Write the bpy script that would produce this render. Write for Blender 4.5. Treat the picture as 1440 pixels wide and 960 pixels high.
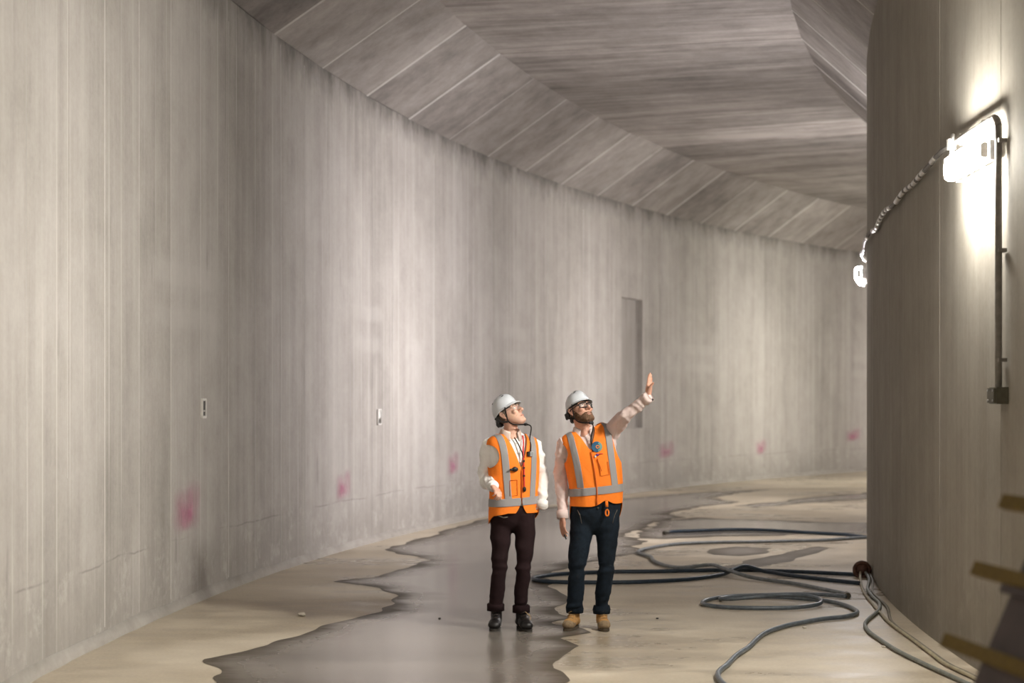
import bpy, bmesh, math, random
import numpy as np
from mathutils import Vector, Matrix
from mathutils import noise as mnoise

random.seed(7)
for o in list(bpy.data.objects):
    bpy.data.objects.remove(o, do_unlink=True)
SC = bpy.context.scene
COL = SC.collection

# ---------------------------------------------------------------- camera, world, exposure
F = 2400.0            # focal length in pixels of the 1440 x 960 frame
HZ = 566.0            # horizon row
EYE = 1.70            # eye height of the camera above the floor
cam_data = bpy.data.cameras.new('camera')
cam = bpy.data.objects.new('camera', cam_data)
COL.objects.link(cam)
cam.location = (0, 0, EYE)
cam.rotation_euler = (math.pi / 2, 0, 0)
cam_data.sensor_width = 36.0
cam_data.lens = F / 1440.0 * 36.0
cam_data.shift_y = (HZ - 480.0) / 1440.0
cam_data.clip_end = 300
cam_data.dof.use_dof = True
cam_data.dof.focus_distance = 12.7
cam_data.dof.aperture_fstop = 1.8
SC.camera = cam

world = bpy.data.worlds.new('world')
SC.world = world
world.use_nodes = True
world.node_tree.nodes['Background'].inputs[0].default_value = (0.9, 0.86, 0.8, 1)
world.node_tree.nodes['Background'].inputs[1].default_value = 0.02

SC.view_settings.view_transform = 'Standard'
SC.view_settings.look = 'None'
SC.view_settings.gamma = 1.0
SC.view_settings.use_curve_mapping = False
SC.view_settings.exposure = 0.0

LAMP_POWER = 330.0    # emission strength of the batten diffusers
BEAM_POWER = 138.0    # watts of the forward beam of each batten
BEAM_SPREAD = math.radians(98)

# ---------------------------------------------------------------- tunnel geometry (plan circle)
CX, CY = 49.16, 9.39          # centre of the curve
RO, RI = 52.14, 46.22         # outer (left) and inner (right) wall radius
ZT, ZC = 5.41, 6.20           # wall top / ceiling height
WL, WR = 1.23, 0.84           # plan width of left and right haunch
T0, T1 = math.radians(-26), math.radians(62)

def pol(r, t, z=0.0):
    return Vector((CX - r * math.cos(t), CY + r * math.sin(t), z))

def floor_pt(px, py, z=0.0):
    d = F * (EYE - z) / (py - HZ)
    return Vector(((px - 720.0) / F * d, d, z))

def ray_wall(px, r, far):
    """angle where the vertical plane through picture column px meets the wall of radius r"""
    k = (px - 720.0) / F
    a = 1 + k * k
    b = -2 * (k * CX + CY)
    c = CX * CX + CY * CY - r * r
    disc = b * b - 4 * a * c
    disc = max(disc, 0)
    y = (-b + (math.sqrt(disc) if far else -math.sqrt(disc))) / (2 * a)
    x = k * y
    return math.atan2(y - CY, CX - x), y

# ---------------------------------------------------------------- generic helpers
def tag(o, label=None, cat=None, group=None, kind=None):
    if label: o['label'] = label
    if cat: o['category'] = cat
    if group: o['group'] = group
    if kind: o['kind'] = kind
    return o

def empty(name, loc=(0, 0, 0), rz=0.0):
    o = bpy.data.objects.new(name, None)
    COL.objects.link(o)
    o.location = loc
    o.rotation_euler = (0, 0, rz)
    o.empty_display_size = 0.1
    return o

def mesh_obj(name, verts, faces, mat, parent=None, smooth=False, attrs=None):
    me = bpy.data.meshes.new(name)
    me.from_pydata([tuple(v) for v in verts], [], [tuple(f) for f in faces])
    me.validate()
    me.update()
    o = bpy.data.objects.new(name, me)
    COL.objects.link(o)
    if mat is not None:
        me.materials.append(mat)
    if smooth:
        me.polygons.foreach_set('use_smooth', [True] * len(me.polygons))
    if attrs:
        for k, vals in attrs.items():
            a = me.attributes.new(k, 'FLOAT', 'POINT')
            a.data.foreach_set('value', [float(x) for x in vals])
    if parent is not None:
        o.parent = parent
    return o

class MB:
    """collects simple solids into one mesh"""
    def __init__(s):
        s.v, s.f = [], []
    def add(s, verts, faces):
        b = len(s.v)
        s.v += [Vector(v) for v in verts]
        s.f += [tuple(i + b for i in f) for f in faces]
        return s
    def box(s, c, size, M=None):
        x, y, z = [q / 2 for q in size]
        vs = [Vector((sx * x, sy * y, sz * z)) for sz in (-1, 1) for sy in (-1, 1) for sx in (-1, 1)]
        if M is not None: vs = [M @ v for v in vs]
        c = Vector(c)
        return s.add([c + v for v in vs], [(0, 2, 3, 1), (4, 5, 7, 6), (0, 1, 5, 4), (2, 6, 7, 3), (0, 4, 6, 2), (1, 3, 7, 5)])
    def tube(s, pts, r, n=8, cap=True, ell=None, up=None):
        v, f = tube_geo(pts, r, n, cap, ell, up)
        return s.add(v, f)
    def sphere(s, c, r, M=None, nu=12, nv=8):
        vs, fs = ellipsoid_geo(c, r, M, nu, nv)
        return s.add(vs, fs)
    def build(s, name, mat, parent=None, smooth=False):
        return mesh_obj(name, s.v, s.f, mat, parent, smooth)

def ellipsoid_geo(c, r, M=None, nu=12, nv=8):
    if not hasattr(r, '__len__'): r = (r, r, r)
    c = Vector(c)
    vs = [Vector((0, 0, -r[2]))]
    for j in range(1, nv):
        p = -math.pi / 2 + math.pi * j / nv
        for i in range(nu):
            a = 2 * math.pi * i / nu
            vs.append(Vector((r[0] * math.cos(p) * math.cos(a), r[1] * math.cos(p) * math.sin(a), r[2] * math.sin(p))))
    vs.append(Vector((0, 0, r[2])))
    if M is not None: vs = [M @ v for v in vs]
    vs = [v + c for v in vs]
    fs = []
    for i in range(nu):
        fs.append((0, 1 + (i + 1) % nu, 1 + i))
    for j in range(nv - 2):
        for i in range(nu):
            a = 1 + j * nu + i; b = 1 + j * nu + (i + 1) % nu
            fs.append((a, b, b + nu, a + nu))
    l = len(vs) - 1
    for i in range(nu):
        fs.append((l, 1 + (nv - 2) * nu + i, 1 + (nv - 2) * nu + (i + 1) % nu))
    return vs, fs

def tube_geo(pts, r, n=8, cap=True, ell=None, up=None):
    """swept tube with one radius per point; ell = (k1, k2) squashes; up fixes the first cross axis"""
    pts = [Vector(p) for p in pts]
    m = len(pts)
    if not hasattr(r, '__len__'): r = [r] * m
    tang = []
    for i in range(m):
        a = pts[max(i - 1, 0)]; b = pts[min(i + 1, m - 1)]
        d = (b - a)
        tang.append(d.normalized() if d.length > 1e-9 else Vector((0, 0, 1)))
    ref = Vector(up) if up is not None else (Vector((0, 0, 1)) if abs(tang[0].z) < 0.9 else Vector((1, 0, 0)))
    x = (ref - tang[0] * ref.dot(tang[0])).normalized()
    vs, fs = [], []
    for i in range(m):
        x = (x - tang[i] * x.dot(tang[i])).normalized()
        y = tang[i].cross(x)
        k1, k2 = (1, 1)
        if ell is not None:
            k1, k2 = ell[i] if hasattr(ell[0], '__len__') else ell
        for k in range(n):
            a = 2 * math.pi * k / n
            vs.append(pts[i] + x * (r[i] * k1 * math.cos(a)) + y * (r[i] * k2 * math.sin(a)))
    for i in range(m - 1):
        for k in range(n):
            a = i * n + k; b = i * n + (k + 1) % n
            fs.append((a, b, b + n, a + n))
    if cap:
        fs.append(tuple(reversed(range(n))))
        fs.append(tuple((m - 1) * n + k for k in range(n)))
    return vs, fs

def round_tube(pts, r, n=12, ell=None, up=None):
    """tube with rounded ends (for limbs that get merged)"""
    pts = [Vector(p) for p in pts]
    if not hasattr(r, '__len__'): r = [r] * len(pts)
    d0 = (pts[0] - pts[1]).normalized(); d1 = (pts[-1] - pts[-2]).normalized()
    P = [pts[0] + d0 * r[0] * .9, pts[0] + d0 * r[0] * .6] + pts + [pts[-1] + d1 * r[-1] * .6, pts[-1] + d1 * r[-1] * .9]
    R = [r[0] * .35, r[0] * .78] + list(r) + [r[-1] * .78, r[-1] * .35]
    E_ = None
    if ell is not None:
        if hasattr(ell[0], '__len__'): E_ = [ell[0]] * 2 + list(ell) + [ell[-1]] * 2
        else: E_ = ell
    return tube_geo(P, R, n, True, E_, up)

def catmull(pts, sub=8):
    pts = [Vector(p) for p in pts]
    out = []
    n = len(pts)
    for i in range(n - 1):
        p0 = pts[max(i - 1, 0)]; p1 = pts[i]; p2 = pts[i + 1]; p3 = pts[min(i + 2, n - 1)]
        for k in range(sub):
            t = k / sub
            out.append(0.5 * ((2 * p1) + (p2 - p0) * t + (2 * p0 - 5 * p1 + 4 * p2 - p3) * t * t + (3 * p1 - p0 - 3 * p2 + p3) * t ** 3))
    out.append(pts[-1])
    return out

def merged(name, geos, mat, parent=None, voxel=0.007, smooth_it=4, disp=None):
    """union of overlapping closed solids as one continuous surface"""
    mb = MB()
    for v, f in geos: mb.add(v, f)
    tmp = mesh_obj('tmp', mb.v, mb.f, None)
    md = tmp.modifiers.new('r', 'REMESH'); md.mode = 'VOXEL'; md.voxel_size = voxel; md.use_smooth_shade = True
    if smooth_it:
        ms = tmp.modifiers.new('s', 'SMOOTH'); ms.iterations = smooth_it; ms.factor = 0.5
    dg = bpy.context.evaluated_depsgraph_get()
    me = bpy.data.meshes.new_from_object(tmp.evaluated_get(dg))
    me.name = name
    old = tmp.data
    bpy.data.objects.remove(tmp, do_unlink=True)
    bpy.data.meshes.remove(old)
    if disp is not None:
        n = len(me.vertices)
        co = np.empty(n * 3, dtype=np.float64); me.vertices.foreach_get('co', co); co = co.reshape(-1, 3)
        no = np.empty(n * 3, dtype=np.float64); me.vertices.foreach_get('normal', no); no = no.reshape(-1, 3)
        co = co + no * disp(co)[:, None]
        me.vertices.foreach_set('co', co.ravel())
        me.update()
    me.materials.clear()
    me.materials.append(mat)
    me.polygons.foreach_set('use_smooth', [True] * len(me.polygons))
    o = bpy.data.objects.new(name, me)
    COL.objects.link(o)
    if parent is not None: o.parent = parent
    return o

def wrinkles(seed, amp, freq=(14, 14, 22), n=9):
    rs = np.random.RandomState(seed)
    ks = rs.normal(size=(n, 3)) * np.array(freq)
    ph = rs.uniform(0, 6.28, n)
    ws = rs.normal(size=(n, 3)) * np.array(freq) * .35
    wp = rs.uniform(0, 6.28, n)
    def fn(co):
        s = np.zeros(len(co))
        for i in range(n):
            warp = 1.3 * np.sin(co @ ws[i] + wp[i])
            s += 1 - 2 * np.abs(np.sin((co @ ks[i] + ph[i] + warp) * .5))
        return s / math.sqrt(n) * amp
    return fn

def clip(A, faces, s):
    """keep the part of a polygon mesh where s > 0.  A: rows of vertex data (first three = position)"""
    A = [np.asarray(r, float) for r in A]; s = list(s)
    cache, out = {}, []
    for f in faces:
        pos = [s[i] > 0 for i in f]
        if all(pos): out.append(tuple(f)); continue
        if not any(pos): continue
        g = []
        n = len(f)
        for k in range(n):
            i, j = f[k], f[(k + 1) % n]
            if s[i] > 0: g.append(i)
            if (s[i] > 0) != (s[j] > 0):
                key = (min(i, j), max(i, j))
                if key not in cache:
                    t = s[i] / (s[i] - s[j])
                    A.append(A[i] + (A[j] - A[i]) * t); s.append(0.0)
                    cache[key] = len(A) - 1
                g.append(cache[key])
        if len(g) >= 3: out.append(tuple(g))
    used = sorted({i for f in out for i in f})
    re = {o: n for n, o in enumerate(used)}
    return [A[i] for i in used], [tuple(re[i] for i in f) for f in out]

# ---------------------------------------------------------------- materials
def new_mat(name):
    m = bpy.data.materials.new(name)
    m.use_nodes = True
    nt = m.node_tree
    b = nt.nodes['Principled BSDF']
    return m, nt, b

def N(nt, t, **kw):
    n = nt.nodes.new(t)
    for k, v in kw.items(): setattr(n, k, v)
    return n

def math_n(nt, op, a, b=None, c=None):
    n = nt.nodes.new('ShaderNodeMath'); n.operation = op
    for i, v in enumerate((a, b, c)):
        if v is None: continue
        if isinstance(v, (int, float)): n.inputs[i].default_value = v
        else: nt.links.new(v, n.inputs[i])
    return n.outputs[0]

def ramp(nt, fac, stops):
    n = nt.nodes.new('ShaderNodeValToRGB')
    e = n.color_ramp.elements
    while len(e) < len(stops): e.new(0.5)
    for i, (p, c) in enumerate(stops):
        e[i].position = p
        e[i].color = (c, c, c, 1) if isinstance(c, (int, float)) else (*c, 1)
    nt.links.new(fac, n.inputs[0])
    return n.outputs[0]

def mixc(nt, fac, a, b, mode='MIX'):
    n = nt.nodes.new('ShaderNodeMix'); n.data_type = 'RGBA'; n.blend_type = mode
    for sock, v in ((n.inputs[0], fac), (n.inputs[6], a), (n.inputs[7], b)):
        if isinstance(v, (int, float)): sock.default_value = v
        elif isinstance(v, tuple): sock.default_value = (*v, 1)
        else: nt.links.new(v, sock)
    return n.outputs[2]

def noise_n(nt, vec, scale, detail=4, rough=.55, out=0):
    n = nt.nodes.new('ShaderNodeTexNoise')
    n.inputs['Scale'].default_value = scale; n.inputs['Detail'].default_value = detail; n.inputs['Roughness'].default_value = rough
    nt.links.new(vec, n.inputs['Vector'])
    return n.outputs[out]

def combine(nt, x, y, z):
    n = nt.nodes.new('ShaderNodeCombineXYZ')
    for i, v in enumerate((x, y, z)):
        if isinstance(v, (int, float)): n.inputs[i].default_value = v
        else: nt.links.new(v, n.inputs[i])
    return n.outputs[0]

ALB = .82
def concrete(name, base, dark, light, ks=1.0, kr=1.0, kz=0.05, stain_top=False, stain_low=False, lines=0.0, contrast=1.0, drips=False, pvar=.035, wst=(.34, .26, .18, .14, .08), bands=False):
    """cast concrete; the streaks run along the direction whose factor is small (s = along the tunnel, r = across, z = up)"""
    base, dark, light = [tuple(c * ALB for c in q) for q in (base, dark, light)]
    m, nt, b = new_mat(name)
    g = N(nt, 'ShaderNodeNewGeometry')
    sp = N(nt, 'ShaderNodeSeparateXYZ'); nt.links.new(g.outputs['Position'], sp.inputs[0])
    dx = math_n(nt, 'SUBTRACT', CX, sp.outputs[0]); dy = math_n(nt, 'SUBTRACT', sp.outputs[1], CY)
    s = math_n(nt, 'MULTIPLY', math_n(nt, 'ARCTAN2', dy, dx), 50.0)
    r = math_n(nt, 'SQRT', math_n(nt, 'ADD', math_n(nt, 'MULTIPLY', dx, dx), math_n(nt, 'MULTIPLY', dy, dy)))
    z = sp.outputs[2]
    v_st = combine(nt, math_n(nt, 'MULTIPLY', s, ks), math_n(nt, 'MULTIPLY', r, kr), math_n(nt, 'MULTIPLY', z, kz))
    v_b = combine(nt, s, r, z)
    st = noise_n(nt, v_st, 7.0, 5, .6)
    st2 = noise_n(nt, v_st, 1.6, 4, .6)
    bl = noise_n(nt, v_b, .55, 5, .6)
    gr = noise_n(nt, v_b, 22.0, 4, .7)
    mid = noise_n(nt, v_b, 3.0, 5, .65)
    tot = math_n(nt, 'MULTIPLY', st, wst[0])
    tot = math_n(nt, 'ADD', tot, math_n(nt, 'MULTIPLY', st2, wst[1]))
    tot = math_n(nt, 'ADD', tot, math_n(nt, 'MULTIPLY', bl, wst[2]))
    tot = math_n(nt, 'ADD', tot, math_n(nt, 'MULTIPLY', mid, wst[3]))
    tot = math_n(nt, 'ADD', tot, math_n(nt, 'MULTIPLY', gr, wst[4]))
    oi = N(nt, 'ShaderNodeObjectInfo')
    tot = math_n(nt, 'ADD', tot, math_n(nt, 'MULTIPLY', math_n(nt, 'SUBTRACT', oi.outputs['Random'], .5), pvar))
    w = .17 / contrast
    col = ramp(nt, tot, [(.5 - w, dark), (.5, base), (.5 + w, light)])
    if lines:
        fr = math_n(nt, 'FRACT', math_n(nt, 'MULTIPLY', s, 1 / .2917))
        d = math_n(nt, 'ABSOLUTE', math_n(nt, 'SUBTRACT', fr, .5))
        ln = ramp(nt, d, [(0.0, 1.0), (.035, .35), (.07, 0.0)])
        v_l = combine(nt, math_n(nt, 'MULTIPLY', s, 1.0), 0.0, math_n(nt, 'MULTIPLY', z, .22))
        lm = ramp(nt, noise_n(nt, v_l, 1.1, 3), [(.48, 0.0), (.62, 1.0)])
        k = math_n(nt, 'MULTIPLY', math_n(nt, 'MULTIPLY', ln, lm), lines)
        col = mixc(nt, k, col, tuple(min(1, c * 1.12) for c in light))
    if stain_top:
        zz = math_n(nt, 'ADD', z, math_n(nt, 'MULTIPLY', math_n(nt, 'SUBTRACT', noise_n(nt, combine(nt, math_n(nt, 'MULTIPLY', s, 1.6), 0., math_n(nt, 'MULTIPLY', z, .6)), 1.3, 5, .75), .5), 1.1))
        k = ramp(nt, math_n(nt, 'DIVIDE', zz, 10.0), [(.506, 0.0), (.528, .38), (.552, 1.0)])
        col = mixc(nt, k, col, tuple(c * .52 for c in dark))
    if bands:
        zb_ = math_n(nt, 'ADD', z, math_n(nt, 'MULTIPLY', math_n(nt, 'SUBTRACT', noise_n(nt, v_b, 1.5, 3), .5), .10))
        bd = ramp(nt, math_n(nt, 'DIVIDE', zb_, 10.0), [(.228, 0.), (.236, .8), (.246, .8), (.252, .1), (.266, .1), (.272, .9), (.285, .9), (.291, 0.)])
        pm = ramp(nt, noise_n(nt, combine(nt, s, 0., 0.), .33, 2), [(.52, 0.), (.58, .38)])
        col = mixc(nt, math_n(nt, 'MULTIPLY', bd, pm), col, light)
        jl = ramp(nt, math_n(nt, 'ABSOLUTE', math_n(nt, 'SUBTRACT', zb_, .56)), [(0., .5), (.012, 0.)])
        jn = ramp(nt, noise_n(nt, v_b, 1.1, 4), [(.45, 0.), (.55, 1.)])
        col = mixc(nt, math_n(nt, 'MULTIPLY', jl, jn), col, tuple(c * .6 for c in dark))
    if drips:
        dr = noise_n(nt, combine(nt, math_n(nt, 'MULTIPLY', s, 2.2), 0., math_n(nt, 'MULTIPLY', z, .35)), 2.3, 3, .5)
        k = ramp(nt, dr, [(.66, 0.0), (.76, .45)])
        col = mixc(nt, k, col, tuple(c * .6 for c in dark))
    if stain_low:
        zz = math_n(nt, 'ADD', z, math_n(nt, 'MULTIPLY', math_n(nt, 'SUBTRACT', noise_n(nt, v_b, 2.2, 6, .7), .5), .9))
        k = ramp(nt, zz, [(.18, .38), (.62, 0.0)])
        col = mixc(nt, k, col, tuple(c * 1.0 for c in dark))
        k2 = ramp(nt, noise_n(nt, v_b, 4.0, 6, .75), [(.52, 0.0), (.66, .55)])
        k2 = math_n(nt, 'MULTIPLY', k2, ramp(nt, z, [(.55, 1.0), (.8, 0.0)]))
        col = mixc(nt, k2, col, light)
    nt.links.new(col, b.inputs['Base Color'])
    b.inputs['Roughness'].default_value = .82
    b.inputs['Specular IOR Level'].default_value = .25
    bp = N(nt, 'ShaderNodeBump'); bp.inputs['Strength'].default_value = .35; bp.inputs['Distance'].default_value = .012
    hb = math_n(nt, 'ADD', math_n(nt, 'MULTIPLY', st, .6), math_n(nt, 'MULTIPLY', mid, .5))
    nt.links.new(hb, bp.inputs['Height']); nt.links.new(bp.outputs[0], b.inputs['Normal'])
    return m

def simple(name, col, rough=.6, metal=0.0, var=.12, scale=30.0, bump=0.0, spec=.4, stretch=None):
    m, nt, b = new_mat(name)
    tc = N(nt, 'ShaderNodeTexCoord')
    vec = tc.outputs['Object']
    if stretch:
        mp = N(nt, 'ShaderNodeMapping'); mp.inputs['Scale'].default_value = stretch
        nt.links.new(vec, mp.inputs[0]); vec = mp.outputs[0]
    nz = noise_n(nt, vec, scale, 4, .6)
    lo = tuple(c * (1 - var) for c in col); hi = tuple(min(1, c * (1 + var)) for c in col)
    nt.links.new(ramp(nt, nz, [(.3, lo), (.7, hi)]), b.inputs['Base Color'])
    b.inputs['Roughness'].default_value = rough
    b.inputs['Metallic'].default_value = metal
    b.inputs['Specular IOR Level'].default_value = spec
    if bump:
        bp = N(nt, 'ShaderNodeBump'); bp.inputs['Strength'].default_value = bump; bp.inputs['Distance'].default_value = .004
        nt.links.new(nz, bp.inputs['Height']); nt.links.new(bp.outputs[0], b.inputs['Normal'])
    return m

def emit(name, col, strength):
    m, nt, b = new_mat(name)
    b.inputs['Base Color'].default_value = (.9, .9, .9, 1)
    b.inputs['Emission Color'].default_value = (*col, 1)
    b.inputs['Emission Strength'].default_value = strength
    return m

M = {}
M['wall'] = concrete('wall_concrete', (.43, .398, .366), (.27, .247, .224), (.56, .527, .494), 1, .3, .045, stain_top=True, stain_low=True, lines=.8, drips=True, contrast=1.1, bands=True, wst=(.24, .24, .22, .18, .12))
M['wall_r'] = concrete('inner_wall_concrete', (.38, .35, .30), (.28, .255, .215), (.47, .435, .38), 1, .3, .045, stain_low=True, lines=.15, contrast=1.15, wst=(.24, .20, .20, .24, .12))
M['fin'] = concrete('joint_fin', (.62, .585, .555), (.48, .45, .425), (.72, .685, .65), 1, 1, .1)
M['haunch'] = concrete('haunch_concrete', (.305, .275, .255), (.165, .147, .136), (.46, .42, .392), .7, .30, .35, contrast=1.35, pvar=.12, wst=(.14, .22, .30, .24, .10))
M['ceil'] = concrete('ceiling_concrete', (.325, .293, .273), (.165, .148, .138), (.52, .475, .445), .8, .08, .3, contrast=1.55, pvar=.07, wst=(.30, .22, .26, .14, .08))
M['kicker'] = concrete('kicker_concrete', (.40, .37, .335), (.28, .255, .225), (.52, .49, .45), .6, 1, 1)
M['niche'] = concrete('niche_concrete', (.36, .33, .305), (.27, .245, .225), (.45, .42, .39), 1, 1, .1)

def floor_mat():
    m, nt, b = new_mat('floor_concrete')
    g = N(nt, 'ShaderNodeNewGeometry')
    P = g.outputs['Position']
    mp = N(nt, 'ShaderNodeMapping'); mp.inputs['Scale'].default_value = (.6, 1, 1); nt.links.new(P, mp.inputs[0])
    a = noise_n(nt, mp.outputs[0], .6, 6, .6)
    c = noise_n(nt, mp.outputs[0], 3.5, 6, .65)
    f = noise_n(nt, P, 40., 3, .6)
    t = math_n(nt, 'ADD', math_n(nt, 'MULTIPLY', a, .5), math_n(nt, 'ADD', math_n(nt, 'MULTIPLY', c, .35), math_n(nt, 'MULTIPLY', f, .15)))
    col = ramp(nt, t, [(.38, (.32, .262, .185)), (.5, (.50, .43, .33)), (.62, (.62, .55, .445))])
    dn = N(nt, 'ShaderNodeMapping'); dn.inputs['Scale'].default_value = (.45, 1, 1); dn.inputs['Location'].default_value = (3.1, 7.7, 0); nt.links.new(P, dn.inputs[0])
    dampn = noise_n(nt, dn.outputs[0], .75, 6, .62)
    dk = ramp(nt, dampn, [(.52, 0.), (.58, .55), (.66, .7)])
    col = mixc(nt, dk, col, (.30, .255, .195))
    nt.links.new(col, b.inputs['Base Color'])
    ro = math_n(nt, 'SUBTRACT', ramp(nt, c, [(.35, .34), (.65, .56)]), math_n(nt, 'MULTIPLY', dk, .26))
    nt.links.new(ro, b.inputs['Roughness'])
    b.inputs['Specular IOR Level'].default_value = .35
    bp = N(nt, 'ShaderNodeBump'); bp.inputs['Strength'].default_value = .25; bp.inputs['Distance'].default_value = .006
    nt.links.new(math_n(nt, 'ADD', c, math_n(nt, 'MULTIPLY', f, .4)), bp.inputs['Height']); nt.links.new(bp.outputs[0], b.inputs['Normal'])
    return m

def wet_mat(name, film=True):
    m, nt, b = new_mat(name)
    g = N(nt, 'ShaderNodeNewGeometry')
    P = g.outputs['Position']
    at = N(nt, 'ShaderNodeAttribute'); at.attribute_name = 'inside'
    mp = N(nt, 'ShaderNodeMapping'); mp.inputs['Scale'].default_value = (.35, 1, 1); nt.links.new(P, mp.inputs[0])
    c = noise_n(nt, mp.outputs[0], 1.7, 6, .65)
    f = noise_n(nt, P, 30., 3, .6)
    t = math_n(nt, 'ADD', math_n(nt, 'MULTIPLY', c, .8), math_n(nt, 'MULTIPLY', f, .2))
    col = ramp(nt, t, [(.35, (.15, .13, .112)), (.65, (.25, .222, .195))])
    wet = math_n(nt, 'ADD', at.outputs['Fac'], math_n(nt, 'MULTIPLY', math_n(nt, 'SUBTRACT', c, .5), .5))
    col = mixc(nt, ramp(nt, wet, [(.03, 0.), (.26, 1.)]), (.085, .070, .052), col)
    nt.links.new(col, b.inputs['Base Color'])
    if film:
        nt.links.new(ramp(nt, wet, [(.02, .55), (.15, .30), (.45, .16)]), b.inputs['Roughness'])
    else:
        b.inputs['Roughness'].default_value = .42
    b.inputs['IOR'].default_value = 1.36
    b.inputs['Specular IOR Level'].default_value = .55
    bp = N(nt, 'ShaderNodeBump'); bp.inputs['Strength'].default_value = .06; bp.inputs['Distance'].default_value = .004
    nt.links.new(c, bp.inputs['Height']); nt.links.new(bp.outputs[0], b.inputs['Normal'])
    return m

M['floor'] = floor_mat()
M['wet'] = wet_mat('standing_water')
M['damp'] = wet_mat('damp_concrete', film=False)

# ================================================================ STRUCTURE
def ring_surface(name, prof, mat, n=90, t0=T0, t1=T1, parent=None, smooth=True):
    """sweep a plan/height profile [(r, z), ...] along the curve"""
    vs, fs = [], []
    k = len(prof)
    for i in range(n + 1):
        t = t0 + (t1 - t0) * i / n
        for r, z in prof: vs.append(pol(r, t, z))
    for i in range(n):
        for j in range(k - 1):
            a = i * k + j
            fs.append((a, a + 1, a + k + 1, a + k))
    return mesh_obj(name, vs, fs, mat, parent, smooth)

# floor
floor = ring_surface('floor', [(RI - .6 + (RO - RI + 1.2) * i / 24, 0.0) for i in range(25)], M['floor'], 120)
tag(floor, 'bare concrete tunnel floor, dry at the left and right', kind='structure')

# backing slabs behind the cast panels (each a closed thick slab)
def slab(name, prof_in, thick, mat):
    back = [(r + thick[0], z + thick[1]) for r, z in reversed(prof_in)]
    return ring_surface(name, prof_in + back + [prof_in[0]], mat, 90, smooth=False)

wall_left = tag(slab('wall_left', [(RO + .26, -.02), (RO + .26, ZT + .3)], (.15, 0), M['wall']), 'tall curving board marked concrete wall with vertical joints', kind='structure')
wall_right = tag(slab('wall_right', [(RI - .15, -.02), (RI - .15, ZC + .3)], (-.15, 0), M['wall_r']), 'dark curving inner concrete wall carrying the lamps', kind='structure')
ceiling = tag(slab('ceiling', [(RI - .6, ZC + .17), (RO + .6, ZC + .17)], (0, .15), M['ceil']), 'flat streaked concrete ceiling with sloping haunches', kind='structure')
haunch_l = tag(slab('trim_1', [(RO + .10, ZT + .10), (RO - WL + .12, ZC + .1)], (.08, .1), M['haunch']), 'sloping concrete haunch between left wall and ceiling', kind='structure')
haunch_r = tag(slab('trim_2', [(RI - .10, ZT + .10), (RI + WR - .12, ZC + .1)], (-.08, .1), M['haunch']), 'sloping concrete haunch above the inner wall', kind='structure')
for nm, t in (('wall_back', T0), ('wall_front', T1)):
    q = 1 if nm == 'wall_front' else -1
    e = MB()
    dirn = (pol(RO, t) - pol(RI, t)).normalized(); tang = Vector((math.sin(t), math.cos(t), 0)) * q
    p0 = pol(RI - .8, t); p1 = pol(RO + .8, t)
    vs = [p0, p1, p1 + tang * .2, p0 + tang * .2]
    vs = [v + Vector((0, 0, -.05)) for v in vs] + [v + Vector((0, 0, ZC + .5)) for v in vs]
    e.add(vs, [(0, 3, 2, 1), (4, 5, 6, 7), (0, 1, 5, 4), (1, 2, 6, 5), (2, 3, 7, 6), (3, 0, 4, 7)])
    tag(e.build(nm, M['wall_r']), 'concrete end of the tunnel bay out of sight', kind='structure')

def quad_slab(a, b, c, d, nrm, th):
    """a,b,c,d visible quad; nrm points away from the room; bevelled front edge"""
    q = [Vector(p) for p in (a, b, c, d)]
    cen = sum(q, Vector()) / 4
    e = .0012
    fr = []
    for i in range(4):
        p = q[i]
        to = (q[(i + 1) % 4] - p).normalized() + (q[i - 1] - p).normalized()
        fr.append(p + to * e)
    mid = [p + nrm * .001 for p in q]
    bk = [p + nrm * th for p in q]
    vs = fr + mid + bk
    fs = [(0, 1, 2, 3)]
    for o in (0, 4):
        for i in range(4):
            j = (i + 1) % 4
            fs.append((o + i, o + 4 + i, o + 4 + j, o + j))
    fs.append((11, 10, 9, 8))
    return vs, fs

# left wall panels: flat cast bays between vertical joints
th_n0, _ = ray_wall(874.5, RO, True)
th_n1, _ = ray_wall(903.5, RO, True)
DT = .875 / RO
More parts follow.
